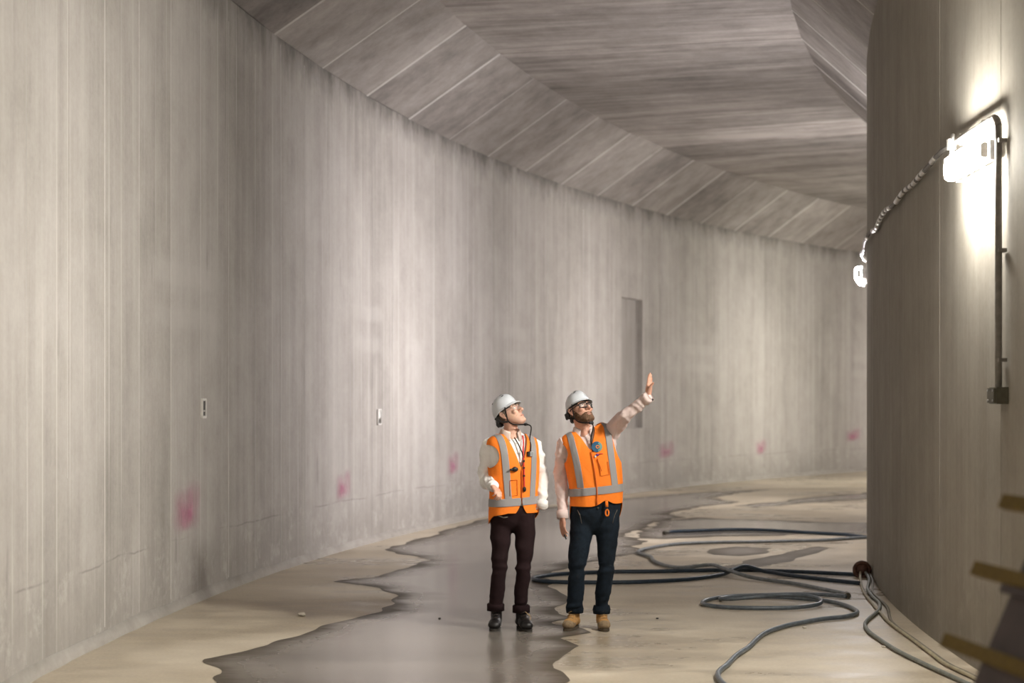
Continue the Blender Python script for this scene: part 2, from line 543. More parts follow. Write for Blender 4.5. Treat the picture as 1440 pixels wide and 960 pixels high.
# niche panel first, then march out both ways
edges = [th_n0 - .16 / RO, th_n1 + .10 / RO]
while edges[0] > T0: edges.insert(0, edges[0] - DT)
while edges[-1] < T1: edges.append(edges[-1] + DT)
rs = random.Random(3)
NZ0, NZ1 = 1.22, 3.66          # niche bottom / top
NDEPTH = .12
for i in range(len(edges) - 1):
    ta, tb = edges[i], edges[i + 1]
    off = rs.uniform(-.001, .001)
    tm = (ta + tb) / 2
    nrm = Vector((-math.cos(tm), math.sin(tm), 0))
    R_ = RO + off
    g = .0004 / RO
    if ta < th_n0 < tb:
        mb = MB()
        # frame of the niche: four solid pieces around the recess plus its back
        for (u0, u1, z0, z1) in ((ta + g, th_n0, 0, ZT), (th_n1, tb - g, 0, ZT), (th_n0, th_n1, 0, NZ0), (th_n0, th_n1, NZ1, ZT)):
            mb.add(*quad_slab(pol(R_, u0, z0), pol(R_, u0, z1), pol(R_, u1, z1), pol(R_, u1, z0), nrm, .25))
        o = mb.build('panel', M['wall'], wall_left)
        nb = MB().add(*quad_slab(pol(R_ + NDEPTH, th_n0, NZ0), pol(R_ + NDEPTH, th_n0, NZ1), pol(R_ + NDEPTH, th_n1, NZ1), pol(R_ + NDEPTH, th_n1, NZ0), nrm, .03)).build('niche', M['niche'], wall_left)
        nb['label'] = 'tall shallow rectangular recess in the wall'
    else:
        v, f = quad_slab(pol(R_, ta + g, 0), pol(R_, ta + g, ZT), pol(R_, tb - g, ZT), pol(R_, tb - g, 0), nrm, .25)
        mesh_obj('panel', v, f, M['wall'], wall_left)
    # raised grout fin along the joint
    if -.25 < ta < .75:
        w = rs.uniform(.006, .014); pr = rs.uniform(.000, .002)
        z0 = rs.choice([0.1, .1, .1, 1.2]); z1 = ZT - rs.uniform(.0, .35)
        mbf = MB()
        a0 = pol(RO + .01, ta - w / RO); b0 = pol(RO + .01, ta + w / RO); c0 = pol(RO - pr - .0025, ta)
        vs = [Vector((p.x, p.y, z)) for z in (z0, z1) for p in (a0, b0, c0)]
        mbf.add(vs, [(0, 1, 2), (5, 4, 3), (0, 3, 4, 1), (1, 4, 5, 2), (2, 5, 3, 0)])
        mbf.build('joint_fin', M['fin'], wall_left)

# inner wall panels (narrow: the wall is cast to the curve)
t = T0
while t < T1:
    tb = t + .875 / RI
    tm = (t + tb) / 2
    nrm = Vector((math.cos(tm), -math.sin(tm), 0))
    off = rs.uniform(-.002, .002)
    vs, fs = [], []
    n = 3
    for k in range(n + 1):
        tt = t + (tb - t) * k / n
        for rr, z in ((RI + off, 0), (RI + off, ZT), (RI - .14, ZT), (RI - .14, 0)):
            vs.append(pol(rr, tt, z))
    for k in range(n):
        for j in range(4):
            a = k * 4 + j; b2 = k * 4 + (j + 1) % 4
            fs.append((a, a + 4, b2 + 4, b2))
    fs.append((0, 1, 2, 3)); fs.append((n * 4 + 3, n * 4 + 2, n * 4 + 1, n * 4))
    mesh_obj('panel', vs, fs, M['wall_r'], wall_right)
    t = tb

# haunch panels and ceiling bays
def haunch(parent, r0, r1, step, mat, sgn):
    t = T0
    while t < T1:
        tb = t + step / RO
        off = rs.uniform(-.008, .004)
        tm = (t + tb) / 2
        rad = Vector((-math.cos(tm), math.sin(tm), 0)) * sgn
        sl = (pol(r1, tm, ZC) - pol(r0, tm, ZT)).normalized()
        nrm = (rad - sl * rad.dot(sl)).normalized()
        g = .003 / RO
        P_ = [pol(r0, t + g, ZT), pol(r1, t + g, ZC), pol(r1, tb - g, ZC), pol(r0, tb - g, ZT)]
        P_ = [p + nrm * off for p in P_]
        v, f = quad_slab(*P_, nrm, .07)
        mesh_obj('panel', v, f, mat, parent)
        if -.3 < t < .8:
            w = rs.uniform(.018, .036)
            a0, a1 = pol(r0, t - w / RO, ZT), pol(r1, t - w / RO, ZC)
            b0, b1 = pol(r0, t + w / RO, ZT), pol(r1, t + w / RO, ZC)
            c0, c1 = pol(r0, t, ZT) - nrm * .010, pol(r1, t, ZC) - nrm * .010
            mbf = MB().add([a0, b0, c0, a1, b1, c1], [(0, 1, 2), (5, 4, 3), (0, 3, 4, 1), (1, 4, 5, 2), (2, 5, 3, 0)])
            mbf.build('joint_fin', M['fin'], parent)
        t = tb
haunch(haunch_l, RO, RO - WL, 1.75, M['haunch'], 1)
haunch(haunch_r, RI, RI + WR, 1.75, M['haunch'], -1)
t = T0
while t < T1:
    tb = t + 1.75 / RO
    off = rs.uniform(-.006, .006)
    g = .002 / RO
    v, f = quad_slab(pol(RI + WR - .02, t + g, ZC + off), pol(RI + WR - .02, tb - g, ZC + off), pol(RO - WL + .02, tb - g, ZC + off), pol(RO - WL + .02, t + g, ZC + off), Vector((0, 0, 1)), .16)
    mesh_obj('panel', v, f, M['ceil'], ceiling)
    t = tb

# kicker strip at the foot of the left wall
kick = ring_surface('baseboard_left', [(RO - .05, -.01), (RO - .04, .02), (RO - .012, .075), (RO + .02, .08)], M['kicker'], 260)
vco = kick.data.vertices
for v in vco:
    v.co += Vector((1, 0, 0)) * .012 * mnoise.noise(v.co * 2.3) + Vector((0, 0, .02 * mnoise.noise(v.co * 1.3 + Vector((5, 0, 0))) if v.co.z > .02 else 0))
tag(kick, 'pale concrete kicker strip at the foot of the left wall', kind='structure')

# ================================================================ WATER ON THE FLOOR
def poly_sd(pts, poly):
    """signed distance to a polygon, positive inside"""
    P = np.asarray(pts)[:, None, :]; A = np.asarray(poly)[None]; B = np.roll(np.asarray(poly), -1, 0)[None]
    d = B - A
    t_ = np.clip(((P - A) * d).sum(2) / ((d * d).sum(2) + 1e-12), 0, 1)
    q = A + d * t_[..., None]
    dist = np.sqrt(((P - q) ** 2).sum(2)).min(1)
    c = ((A[..., 1] > P[..., 1]) != (B[..., 1] > P[..., 1])) & (P[..., 0] < (B[..., 0] - A[..., 0]) * (P[..., 1] - A[..., 1]) / (B[..., 1] - A[..., 1] + 1e-12) + A[..., 0])
    ins = c.sum(1) % 2 == 1
    return np.where(ins, dist, -dist)

def fray(P, seed, amp):
    rs_ = np.random.RandomState(seed)
    s = np.zeros(len(P))
    for i in range(14):
        fx = rs_.uniform(.3, 2.2); fy = rs_.uniform(1.5, 14); a = amp * rs_.uniform(.4, 1) / (1 + fy * .10)
        s += a * np.sin(P[:, 0] * fx * rs_.choice([-1, 1]) + P[:, 1] * fy + rs_.uniform(0, 6.3) + 1.5 * np.sin(P[:, 0] * 1.7 + i + P[:, 1] * .8))
    return s * .5

def water(name, px_poly, label, mat, z, seed, amp, cell=.06, cat='puddle'):
    world_poly = np.array([floor_pt(x, y).xy[:] for x, y in px_poly])
    x0, y0 = world_poly.min(0) - .3; x1, y1 = world_poly.max(0) + .3
    nx = int((x1 - x0) / cell) + 1; ny = int((y1 - y0) / cell) + 1
    gx, gy = np.meshgrid(np.linspace(x0, x1, nx), np.linspace(y0, y1, ny))
    P = np.stack([gx.ravel(), gy.ravel()], 1)
    sd = poly_sd(P, world_poly) + fray(P, seed, amp)
    rad = np.hypot(P[:, 0] - CX, P[:, 1] - CY)
    sd = np.minimum(sd, np.minimum(RO - .062 - rad, rad - RI - .01))
    A = np.concatenate([P, np.full((len(P), 1), z), sd[:, None]], 1)
    idx = np.arange(nx * ny).reshape(ny, nx)
    q = np.stack([idx[:-1, :-1], idx[:-1, 1:], idx[1:, 1:], idx[1:, :-1]], -1).reshape(-1, 4)
    keep = (sd[q] > 0).any(1)
    A2, f2 = clip(A, [tuple(int(i) for i in r) for r in q[keep]], sd)
    o = mesh_obj(name, [a[:3] for a in A2], f2, mat, None, True, {'inside': [a[3] for a in A2]})
    tag(o, label, cat)
    return o

main_poly = [(270, 985), (290, 960), (313, 947), (307, 937), (293, 927), (320, 920), (380, 908), (430, 890), (480, 873), (513, 865), (530, 857),
             (557, 848), (562, 838), (545, 832), (510, 823), (468, 818), (525, 812), (560, 801), (600, 787), (588, 782), (540, 775), (562, 765),
             (600, 755), (628, 745), (680, 730), (760, 715), (860, 702), (980, 692), (1085, 688), (1040, 693), (1000, 700), (1040, 706), (990, 712), (940, 722), (960, 727), (925, 733),
             (905, 742), (878, 752), (910, 760), (890, 768), (905, 776), (870, 782), (850, 788), (800, 794), (770, 812),
             (780, 828), (800, 845), (778, 858), (806, 868), (785, 878), (826, 889), (780, 897), (822, 908), (796, 924), (768, 940), (800, 958), (780, 985)]
water('puddle', main_poly, 'long glossy puddle running past the two men along the left wall', M['wet'], .0020, 5, .05, .055)
water('puddle', [(930, 732), (980, 727), (1060, 731), (1140, 733), (1240, 735), (1260, 752), (1180, 749), (1100, 753), (1010, 754), (940, 758), (890, 757), (905, 745)],
      'thin dark wet band beneath the farthest blue hose', M['wet'], .0016, 9, .08, .07)
water('puddle', [(1035, 711), (1090, 706), (1150, 698), (1230, 692), (1250, 700), (1180, 704), (1110, 709), (1060, 715)],
      'narrow wet streak farthest away beside the inner wall', M['wet'], .0016, 12, .08, .09)
water('damp_patch', [(1000, 773), (1035, 768), (1075, 771), (1078, 778), (1040, 782), (1005, 780)],
      'small oval damp patch inside the grey hose loop', M['damp'], .0012, 14, .05, .06, 'damp patch')
water('damp_patch', [(960, 800), (1030, 795), (1060, 786), (1100, 778), (1150, 768), (1165, 771), (1130, 783), (1080, 795), (1030, 803)],
      'ragged damp streak slanting between grey hose and inner wall', M['damp'], .0012, 16, .05, .06, 'damp patch')

# ================================================================ LAMPS, CONDUIT, CABLE
M['lamp_body'] = simple('lamp_body_grey', (.42, .42, .43), .5, 0, .08)
M['conduit'] = simple('grey_conduit', (.20, .185, .165), .55, 0, .2, 20)
M['bright_conduit'] = simple('galvanised_conduit', (.55, .54, .52), .35, .7, .15, 30)
M['cable_sheath'] = simple('cable_sheath', (.13, .12, .11), .5, 0, .3, 40)
M['silver_tape'] = simple('silver_tape', (.75, .74, .72), .28, .9, .1, 60)
M['white_plastic'] = simple('white_plastic', (.8, .79, .77), .45)
M['dark_box'] = simple('olive_grey_box', (.10, .095, .07), .55, 0, .2, 30)
M['screw'] = simple('steel_screw', (.5, .5, .5), .35, .9)

TH1, D1 = ray_wall(1364, RI + .09, False)
TH2 = math.asin((20.5 - CY) / RI)
DTH = TH2 - TH1
LZ = 3.22
lamp_cols = {-1: (1.0, .96, .87), 0: (1.0, .96, .87), 1: (1.0, .965, .885), 2: (1.0, .955, .965), 3: (1.0, .95, .93), 4: (1.0, .97, .88)}
lamp_labels = {0: 'lit wall batten lamp behind the camera on the inner wall', 1: 'lit white batten lamp high on the inner wall near the conduit',
               2: 'farther lit batten lamp seen at the edge of the inner wall', 3: 'lit batten lamp hidden round the bend past the second lamp'}
def frame_at(t, r, z, name):
    e = empty(name, pol(r, t, z), math.pi / 2 - t)
    return e
def lamp(k):
    t = lamp_theta(k)
    e = frame_at(t, RI, LZ, 'batten_lamp')
    tag(e, lamp_labels.get(k, 'lit batten lamp out of view at place %s along the inner wall' % {-1: 'far back', 4: 'fourth round the bend', 5: 'fifth round the bend', 6: 'sixth round the bend'}.get(k, 'rear')), 'wall lamp', 'batten lamps on the inner wall')
    L = .44
    # wall brackets and back body
    for sx in (-.30, .30):
        MB().box((sx, .02, 0), (.05, .04, .10)).build('bracket', M['lamp_body'], e)
    MB().box((0, .058, 0), (2 * L, .036, .12)).build('body', M['lamp_body'], e)
    # diffuser: rounded trough
    prof = [(.078, -.072), (.095, -.080), (.135, -.078), (.155, -.062), (.160, 0), (.155, .062), (.135, .078), (.095, .080), (.078, .072)]
    n = len(prof)
    vs = [(x, y, z) for x in (-L + .02, L - .02) for y, z in prof]
    fs = [(i, i + 1, n + i + 1, n + i) for i in range(n - 1)] + [(n - 1, 0, n, 2 * n - 1), tuple(reversed(range(n))), tuple(range(n, 2 * n))]
    m = emit('diffuser_light_%d' % (k + 3), lamp_cols.get(k, (1.0, .94, .89)), LAMP_POWER * {0: 1.9, -1: 1.3}.get(k, 1.0))
    d = mesh_obj('diffuser', vs, fs, m, e)
    d['label'] = 'glowing white diffuser'
    for sx in (-1, 1):
        pr = [(.085 + (y - .078) * .6, z * .6) for y, z in prof]
        vs = [(sx * x, y, z) for x in (L - .02, L - .002) for y, z in pr]
        MB().add(vs, fs).build('end_cap', M['white_plastic'], e)
    for sx in (-.32, .32):
        for sz in (-.094, .094):
            MB().box((sx, .085, sz), (.03, .03, .012)).build('clip', M['screw'], e)
    ld = bpy.data.lights.new('lamp_beam', 'AREA'); ld.shape = 'RECTANGLE'; ld.size = L; ld.size_y = .10
    ld.energy = BEAM_POWER * {-1: .7, 0: .6, 1: .66, 3: .58, 4: .62, 5: .7, 6: .7}.get(k, 1.0); ld.spread = BEAM_SPREAD; ld.color = lamp_cols.get(k, (1.0, .94, .89))
    lo = bpy.data.objects.new('lamp_beam', ld); COL.objects.link(lo); lo.parent = e
    lo.location = (0, .168, 0); lo.rotation_euler = (math.pi / 2 - .20, 0, 0)
    return e
def lamp_theta(k): return {1: TH1, 2: TH2, 3: .405, 4: .575, 5: .75, 6: .93}.get(k, TH1 - .175 * (1 - k))
for k in (-1, 0, 1, 2, 3, 4, 5, 6):
    if T0 < lamp_theta(k) < T1: lamp(k)

def wall_pt(t, z, off): return pol(RI + off, t, z)
def z_at(py, d): return EYE + (HZ - py) / F * d

TC, DC = ray_wall(1403, RI + .05, False)
zb, zt_ = z_at(548, DC), z_at(162, DC)
# conduit: riser, bend, run to the lamp
cd = empty('conduit', wall_pt(TC, zb, 0), math.pi / 2 - TC)
tag(cd, 'grey electrical conduit rising from junction box and bending toward the lamp', 'conduit')
loc = cd.location
IM = Matrix.Rotation(-(math.pi / 2 - TC), 4, 'Z') @ Matrix.Translation(-Vector(loc))
def Lc(p): return IM @ Vector(p)
pts = [Lc(wall_pt(TC, zb + (zt_ - .06 - zb) * i / 6, .045)) for i in range(7)]
MB().tube(pts, .021, 10).build('riser', M['conduit'], cd, True)
TE, DE = ray_wall(1336, RI + .05, False)
RZ = z_at(206, DE)
bend = [Lc(wall_pt(TC + (q * .09) / RI, zt_ - .06 + .06 * math.sin(q * 1.57), .045)) for q in (0, .3, .6, 1)]
MB().tube(bend, .023, 10).build('elbow', M['conduit'], cd, True)
run = []
for i in range(9):
    q = i / 8
    t = TC + .09 / RI + (TE - TC - .09 / RI) * q
    run.append(Lc(wall_pt(t, zt_ + (RZ - zt_) * q, .05)))
MB().tube(run, .019, 10).build('run', M['bright_conduit'], cd, True)
for py in (198, 352, 506):
    p = Lc(wall_pt(TC, z_at(py, DC), .03))
    MB().box(p, (.085, .05, .022)).build('saddle_clip', M['conduit'], cd)
for q in (.3, .75):
    p = Lc(wall_pt(TC + (TE - TC) * q, zt_ + (RZ - zt_) * q, .03))
    MB().box(p, (.022, .05, .075)).build('saddle_clip', M['conduit'], cd)

jt, jd = ray_wall(1396, RI + .06, False)
jb = frame_at(TC + .03 / RI, RI, z_at(556, jd), 'junction_box')
tag(jb, 'small dark junction box at the foot of the conduit', 'junction box')
MB().box((0, .035, 0), (.17, .07, .10)).build('box', M['dark_box'], jb)
MB().box((0, .078, 0), (.15, .016, .088)).build('lid', M['dark_box'], jb)
for sx in (-.055, .055):
    for sz in (-.03, .03):
        MB().tube([(sx, .085, sz), (sx, .09, sz)], .006, 8).build('screw', M['screw'], jb)
MB().tube([(.085, .035, 0), (.12, .035, 0)], .016, 8).build('gland', M['dark_box'], jb)

# flexible cable from the conduit end to the far lamp, wrapped with tape
cab = empty('lamp_cable', wall_pt(TE, RZ, 0), 0)
tag(cab, 'taped flexible cable sagging along the inner wall between the two lamps', 'cable')
cp = []
TF = TH2 - .40 / RI
nn = 40
for i in range(nn + 1):
    q = i / nn
    t = TE + (TF - TE) * q
    z = RZ + (LZ + .17 - RZ) * q - .10 * math.sin(q * math.pi) + .012 * math.sin(q * 37) + .008 * math.sin(q * 61)
    
    cp.append(wall_pt(t, z, .045 + .012 * math.sin(q * 23)) - Vector(cab.location))
MB().tube(cp, .017, 8).build('sheath', M['cable_sheath'], cab, True)
rs = random.Random(11)
for i in range(2, nn - 1):
    if rs.random() < .85:
        a, b = cp[i], cp[i + 1]
        MB().tube([a.lerp(b, .08), a.lerp(b, rs.uniform(.55, .85))], .0215, 8).build('tape_wrap', M['silver_tape'], cab, True)
# drop cord from conduit end to the near lamp
MB().tube([wall_pt(TE - .004, RZ + .05, .07) - Vector(cab.location), wall_pt(TE - .005, RZ - .02, .085) - Vector(cab.location), wall_pt(TE - .0062, LZ + .09, .10) - Vector(cab.location)], .014, 8).build('drop_cord', M['white_plastic'], cab, True)
MB().box(wall_pt(TE - .002, RZ, .06) - Vector(cab.location), (.05, .05, .07)).build('tape_wrap', M['white_plastic'], cab)

# ================================================================ HOSES
M['hose_blue'] = simple('blue_black_hose', (.018, .032, .05), .45, 0, .35, 25)
M['hose_grey'] = simple('grey_hose', (.17, .185, .195), .45, 0, .3, 18)
M['hose_slate'] = simple('slate_hose', (.11, .13, .15), .35, 0, .3, 18)
M['cord_cream'] = simple('cream_cord', (.36, .31, .21), .55, 0, .2, 18)
M['cord_dull'] = simple('dull_cord', (.20, .18, .14), .55, 0, .25, 18)
M['cord_greygreen'] = simple('grey_green_cord', (.17, .18, .16), .5, 0, .25, 18)
M['rust'] = simple('rusty_sleeve', (.10, .045, .03), .6, .3, .35, 40)
M['brass'] = simple('dull_coupling', (.10, .09, .07), .4, .8, .3, 40)

def za(X, Y): return (740 + X / 2.88, 720 + Y / 2.88)
def zbx(X, Y): return (1180 + X / 3.2, 660 + Y / 3.2)
def hose(name, px, r, mat, label, cat='hose', lift=None, couplings=()):
    P = [floor_pt(x, y) for x, y in px]
    P = catmull(P, 6)
    out = []
    for i, p in enumerate(P):
        rad = math.hypot(p.x - CX, p.y - CY)
        if rad < RI + r + .012 and p.y < 60:
            k = (RI + r + .014) / rad
            p = Vector((CX + (p.x - CX) * k, CY + (p.y - CY) * k, 0))
        z = r + .003
        if lift: z += lift(i / (len(P) - 1))
        out.append(Vector((p.x, p.y, z)))
    base = out[0].copy(); base.z = 0
    if couplings:
        e = empty(name, base); tag(e, label, cat)
        MB().tube([p - base for p in out], r, 10).build('tube', mat, e, True)
        for q in couplings:
            i = min(len(out) - 2, max(0, int(q * (len(out) - 1))))
            d = (out[i + 1] - out[i]).normalized()
            MB().tube([out[i] - base - d * .05, out[i] - base + d * .07], r * 1.45, 12).tube([out[i] - base - d * .09, out[i] - base - d * .05], r * 1.2, 12).build('coupling', M['brass'], e)
        return e
    o = MB().tube([p - base for p in out], r, 10).build(name, mat, None, True)
    o.location = base
    return tag(o, label, cat)

bump = lambda c, w, h: (lambda q: h * math.exp(-((q - c) / w) ** 2))
hose('hose', [za(*p) for p in [(1350, 262), (1230, 256), (1100, 250), (980, 246), (850, 243), (700, 245), (600, 247), (480, 249), (360, 250), (240, 254), (120, 261), (45, 271), (28, 280), (70, 289), (165, 293), (300, 294), (450, 292), (600, 285), (700, 276), (780, 264), (830, 254), (900, 247), (980, 252), (1080, 266), (1200, 281), (1350, 297)]],
     .020, M['hose_blue'], 'dark blue hose lying in one long flat loop behind the man in jeans', lift=bump(.83, .03, .05))
hose('hose', [za(*p) for p in [(1500, 104), (1365, 109), (1200, 120), (1050, 124), (900, 127), (760, 129), (650, 133), (570, 140), (510, 150), (465, 160), (452, 170), (478, 180), (505, 189), (514, 203), (540, 216), (580, 228), (640, 238), (740, 241), (800, 256), (900, 275), (1000, 287), (1080, 297), (1160, 312), (1230, 327), (1290, 340), (1303, 349)]],
     .019, M['hose_grey'], 'pale grey hose bending back sharply beyond the man in jeans', lift=bump(.70, .05, .055), couplings=(.985,))
hose('hose', [za(*p) for p in [(1296, 350), (1200, 343), (1080, 341), (950, 345), (850, 348), (770, 356), (722, 368), (716, 380), (760, 390), (850, 396), (980, 398), (1090, 396), (1175, 388), (1195, 379), (1150, 371), (1050, 367), (930, 369), (830, 368), (786, 361), (830, 353), (920, 350), (1030, 353), (1140, 361), (1230, 371), (1300, 389), (1336, 408), (1335, 421), (1290, 433), (1200, 442), (1120, 456), (1060, 468), (1000, 486), (960, 504), (930, 528), (900, 558), (850, 592), (815, 628), (786, 652), (776, 672), (790, 700), (840, 740), (900, 790)]],
     .0175, M['hose_slate'], 'slate hose coiled twice then snaking to the bottom edge', lift=bump(.36, .05, .05))
hose('hose', [za(*p) for p in [(562, 91), (600, 85), (740, 80), (850, 77), (1000, 81), (1150, 90), (1290, 98), (1345, 104), (1420, 112), (1520, 118)]],
     .021, M['hose_blue'], 'farthest dark hose with an open coupled end on wet floor', couplings=(.02, ))
# cords out of the rusty sleeve, along the inner wall
hose('power_cord', [zbx(*p) for p in [(95, 475), (98, 520), (118, 570), (150, 610), (185, 652), (230, 700), (300, 752), (400, 826), (470, 880), (540, 915), (610, 950), (720, 1010), (850, 1080)]],
     .012, M['cord_cream'], 'cream cord lowest of the bundle along the inner wall', 'cord', lift=bump(.0, .05, .05))
hose('power_cord', [zbx(*p) for p in [(110, 478), (135, 505), (128, 545), (150, 580), (182, 612), (176, 645), (135, 680), (117, 705), (130, 735), (175, 770), (260, 825), (380, 885), (500, 940), (620, 995), (740, 1050)]],
     .0145, M['cord_greygreen'], 'grey green cord swinging out widest from the rusty sleeve', 'cord', lift=bump(.0, .05, .05))
hose('power_cord', [zbx(*p) for p in [(115, 470), (150, 505), (150, 555), (185, 595), (218, 630), (232, 685), (270, 725), (340, 775), (420, 834), (500, 890), (575, 925), (660, 968), (780, 1030)]],
     .012, M['cord_dull'], 'dull brown cord closest to the foot of the inner wall', 'cord', lift=bump(.0, .05, .06))
sp_ = floor_pt(1211, 812)
st_ = math.atan2(sp_.y - CY, CX - sp_.x)
slv = empty('pipe_sleeve', pol(RI + .10, st_, .0), math.pi / 2 - st_)
tag(slv, 'rusty round pipe sleeve at the wall foot where the cords gather', 'pipe sleeve')
ring = [Vector((.0, .075 * math.cos(a), .075 + .075 * math.sin(a))) for a in [2 * math.pi * i / 20 for i in range(21)]]
MB().tube(ring, .018, 8, cap=False).build('collar', M['rust'], slv, True)
MB().tube([(-.0, 0, .075), (.16, 0, .075)], .07, 16).build('pipe', M['rust'], slv, True)

# ================================================================ LEANING TIMBER FRAME AT THE RIGHT EDGE
M['batten'] = simple('yellow_brown_timber', (.13, .088, .022), .7, 0, .35, 9, .3, .2, (1, 8, 8))
M['formply'] = simple('dark_film_ply', (.045, .030, .030), .5, 0, .25, 6, 0, .3)
d1 = Vector((.1118, -.9937, 0)); d2 = Vector((.403, 0, .915)); d2 = (d2 - d1 * d2.dot(d1)).normalized()
nl = d1.cross(d2)
nl = nl if nl.x < 0 else -nl
S0 = Vector((620 / F * 5.5, 5.5, EYE - (893 - HZ) / F * 5.5))
fr = empty('timber_frame', (S0.x - .9, 5.0, 0), 0)
tag(fr, 'leaning dark plywood panel with protruding yellow brown timber battens at right edge', 'timber frame')
fo = Vector(fr.location)
RM = Matrix((d1, d2, nl)).transposed()
def obox(name, s0, s1, u0, u1, n0, n1, mat):
    c = S0 + d1 * (s0 + s1) / 2 + d2 * (u0 + u1) / 2 + nl * (n0 + n1) / 2
    o = MB().box(c - fo, (s1 - s0, u1 - u0, n1 - n0), RM).build(name, mat, fr)
    bv = o.modifiers.new('b', 'BEVEL'); bv.width = .003; bv.segments = 2
    return o
ulow = -S0.z / d2.z + .02
for u in (-.73, -.50, -.25, 0.0, .25, .485, .73):
    obox('batten', 0, 1.5, u - .047, u, 0, .03, M['batten'])
    if u == .25: obox('cleat', .25, 1.3, u - .075, u - .048, -.0, .022, M['formply'])
obox('panel', .285, 1.35, ulow, 1.0, -.02, -.001, M['formply'])
for s in (.35, 1.2):
    top = S0 + d1 * s + d2 * .8 - nl * .03
    bot = Vector((top.x + .55, top.y, 0.01))
    MB().tube([top - fo, bot - fo], .03, 4).build('prop', M['batten'], fr)

# ================================================================ MARKS AND SMALL THINGS ON THE LEFT WALL
def paint_mat():
    m, nt, b = new_mat('pink_spray_paint')
    b.inputs['Base Color'].default_value = (.62, .20, .34, 1); b.inputs['Roughness'].default_value = .7
    at = N(nt, 'ShaderNodeAttribute'); at.attribute_name = 'cover'
    g = N(nt, 'ShaderNodeNewGeometry')
    mp = N(nt, 'ShaderNodeMapping'); mp.inputs['Scale'].default_value = (8, 8, 3); nt.links.new(g.outputs['Position'], mp.inputs[0])
    nz = noise_n(nt, mp.outputs[0], 2.0, 4, .6)
    a = math_n(nt, 'MULTIPLY', at.outputs['Fac'], ramp(nt, nz, [(.3, .25), (.62, .9)]))
    nt.links.new(math_n(nt, 'MULTIPLY', a, .36), b.inputs['Alpha'])
    return m
M['pink'] = paint_mat()
def pink(px, py, w, h, strokes, label):
    t, d = ray_wall(px, RO - .01, True)
    vs, fs, at = [], [], []
    for (sx0, sy0, sx1, sy1, wd) in strokes:     # in units of half width / half height
        p0 = Vector((px + sx0 * w / 2, py - sy0 * h / 2)); p1 = Vector((px + sx1 * w / 2, py - sy1 * h / 2))
        n = 10; b = len(vs); m = 7
        for i in range(n + 1):
            q = i / n
            c = p0.lerp(p1, q)
            tt, dd = ray_wall(c.x, RO - .02, True)
            z = z_at(c.y, dd)
            vertical = abs(sy1 - sy0) > abs(sx1 - sx0)
            for j in range(m):
                e = (j / (m - 1) - .5) * 2
                a = max(0, 1 - e * e) * min(1, 4 * q + .0) * min(1, 4 * (1 - q))
                if vertical: v = pol(RO - .016, tt + e * wd / RO, z)
                else: v = pol(RO - .016, tt, z + e * wd)
                vs.append(v); at.append(a)
        for i in range(n):
            for j in range(m - 1):
                k = b + i * m + j
                fs.append((k, k + 1, k + m + 1, k + m))
    o = mesh_obj('spray_mark', vs, fs, M['pink'], None, True, {'cover': at})
    tag(o, label, 'spray mark', 'pink spray marks low on the left wall')
two = lambda w: [(-.5, .7, -.6, -1, w), (.6, 1, .55, -.8, w * .8), (-.2, .2, -.1, -.9, w * .8), (-.6, -.2, .6, -.3, .06)]
pink(265, 712, 26, 76, two(.30), 'faded pink spray mark nearest the camera above the shadowed wall foot')
pink(484, 682, 18, 48, two(.17), 'pink spray mark second from the left on the bright wall')
pink(638, 651, 13, 36, two(.16), 'pink spray mark just left of the man in white sleeves')
pink(938, 632, 20, 28, two(.24), 'very faint pink spray mark right of the man in jeans')
pink(1071, 628, 12, 24, two(.20), 'bright pink spray mark midway between niche and inner wall')
pink(1201, 611, 16, 20, two(.30), 'farthest pink spray mark beside the edge of the inner wall')

M['plate'] = simple('cast_in_box', (.62, .60, .57), .5)
M['plate_dark'] = simple('box_recess', (.05, .045, .04), .7)
def wall_box(px, py, hpx, wpx, label, dark):
    t, d = ray_wall(px, RO, True)
    ta, _ = ray_wall(px - wpx / 2, RO, True); tb, _ = ray_wall(px + wpx / 2, RO, True)
    e = empty('wall_box', pol(RO - .004, t, z_at(py, d)), math.pi / 2 - t)
    tag(e, label, 'wall box')
    w = (tb - ta) * RO; h = hpx / F * d
    for c, s in (((-w / 2, -.008, 0), (.018, .02, h)), ((w / 2, -.008, 0), (.018, .02, h)), ((0, -.008, h / 2), (w, .02, .018)), ((0, -.008, -h / 2), (w, .02, .018))):
        MB().box(c, s).build('rim', M['plate'], e)
    MB().box((0, -.004, h * .16), (w * .8, .012, h * .5)).build('cover', M['plate_dark' if dark else 'plate'], e)
    MB().box((0, -.006, -h * .3), (w * .6, .012, h * .22)).build('knockout', M['plate_dark'], e)
wall_box(284.5, 574, 25, 5, 'small white rimmed dark box set in the wall above the nearest pink mark', True)
wall_box(532, 586, 20, 4.5, 'small pale box set in the brightly lit part of the wall', False)

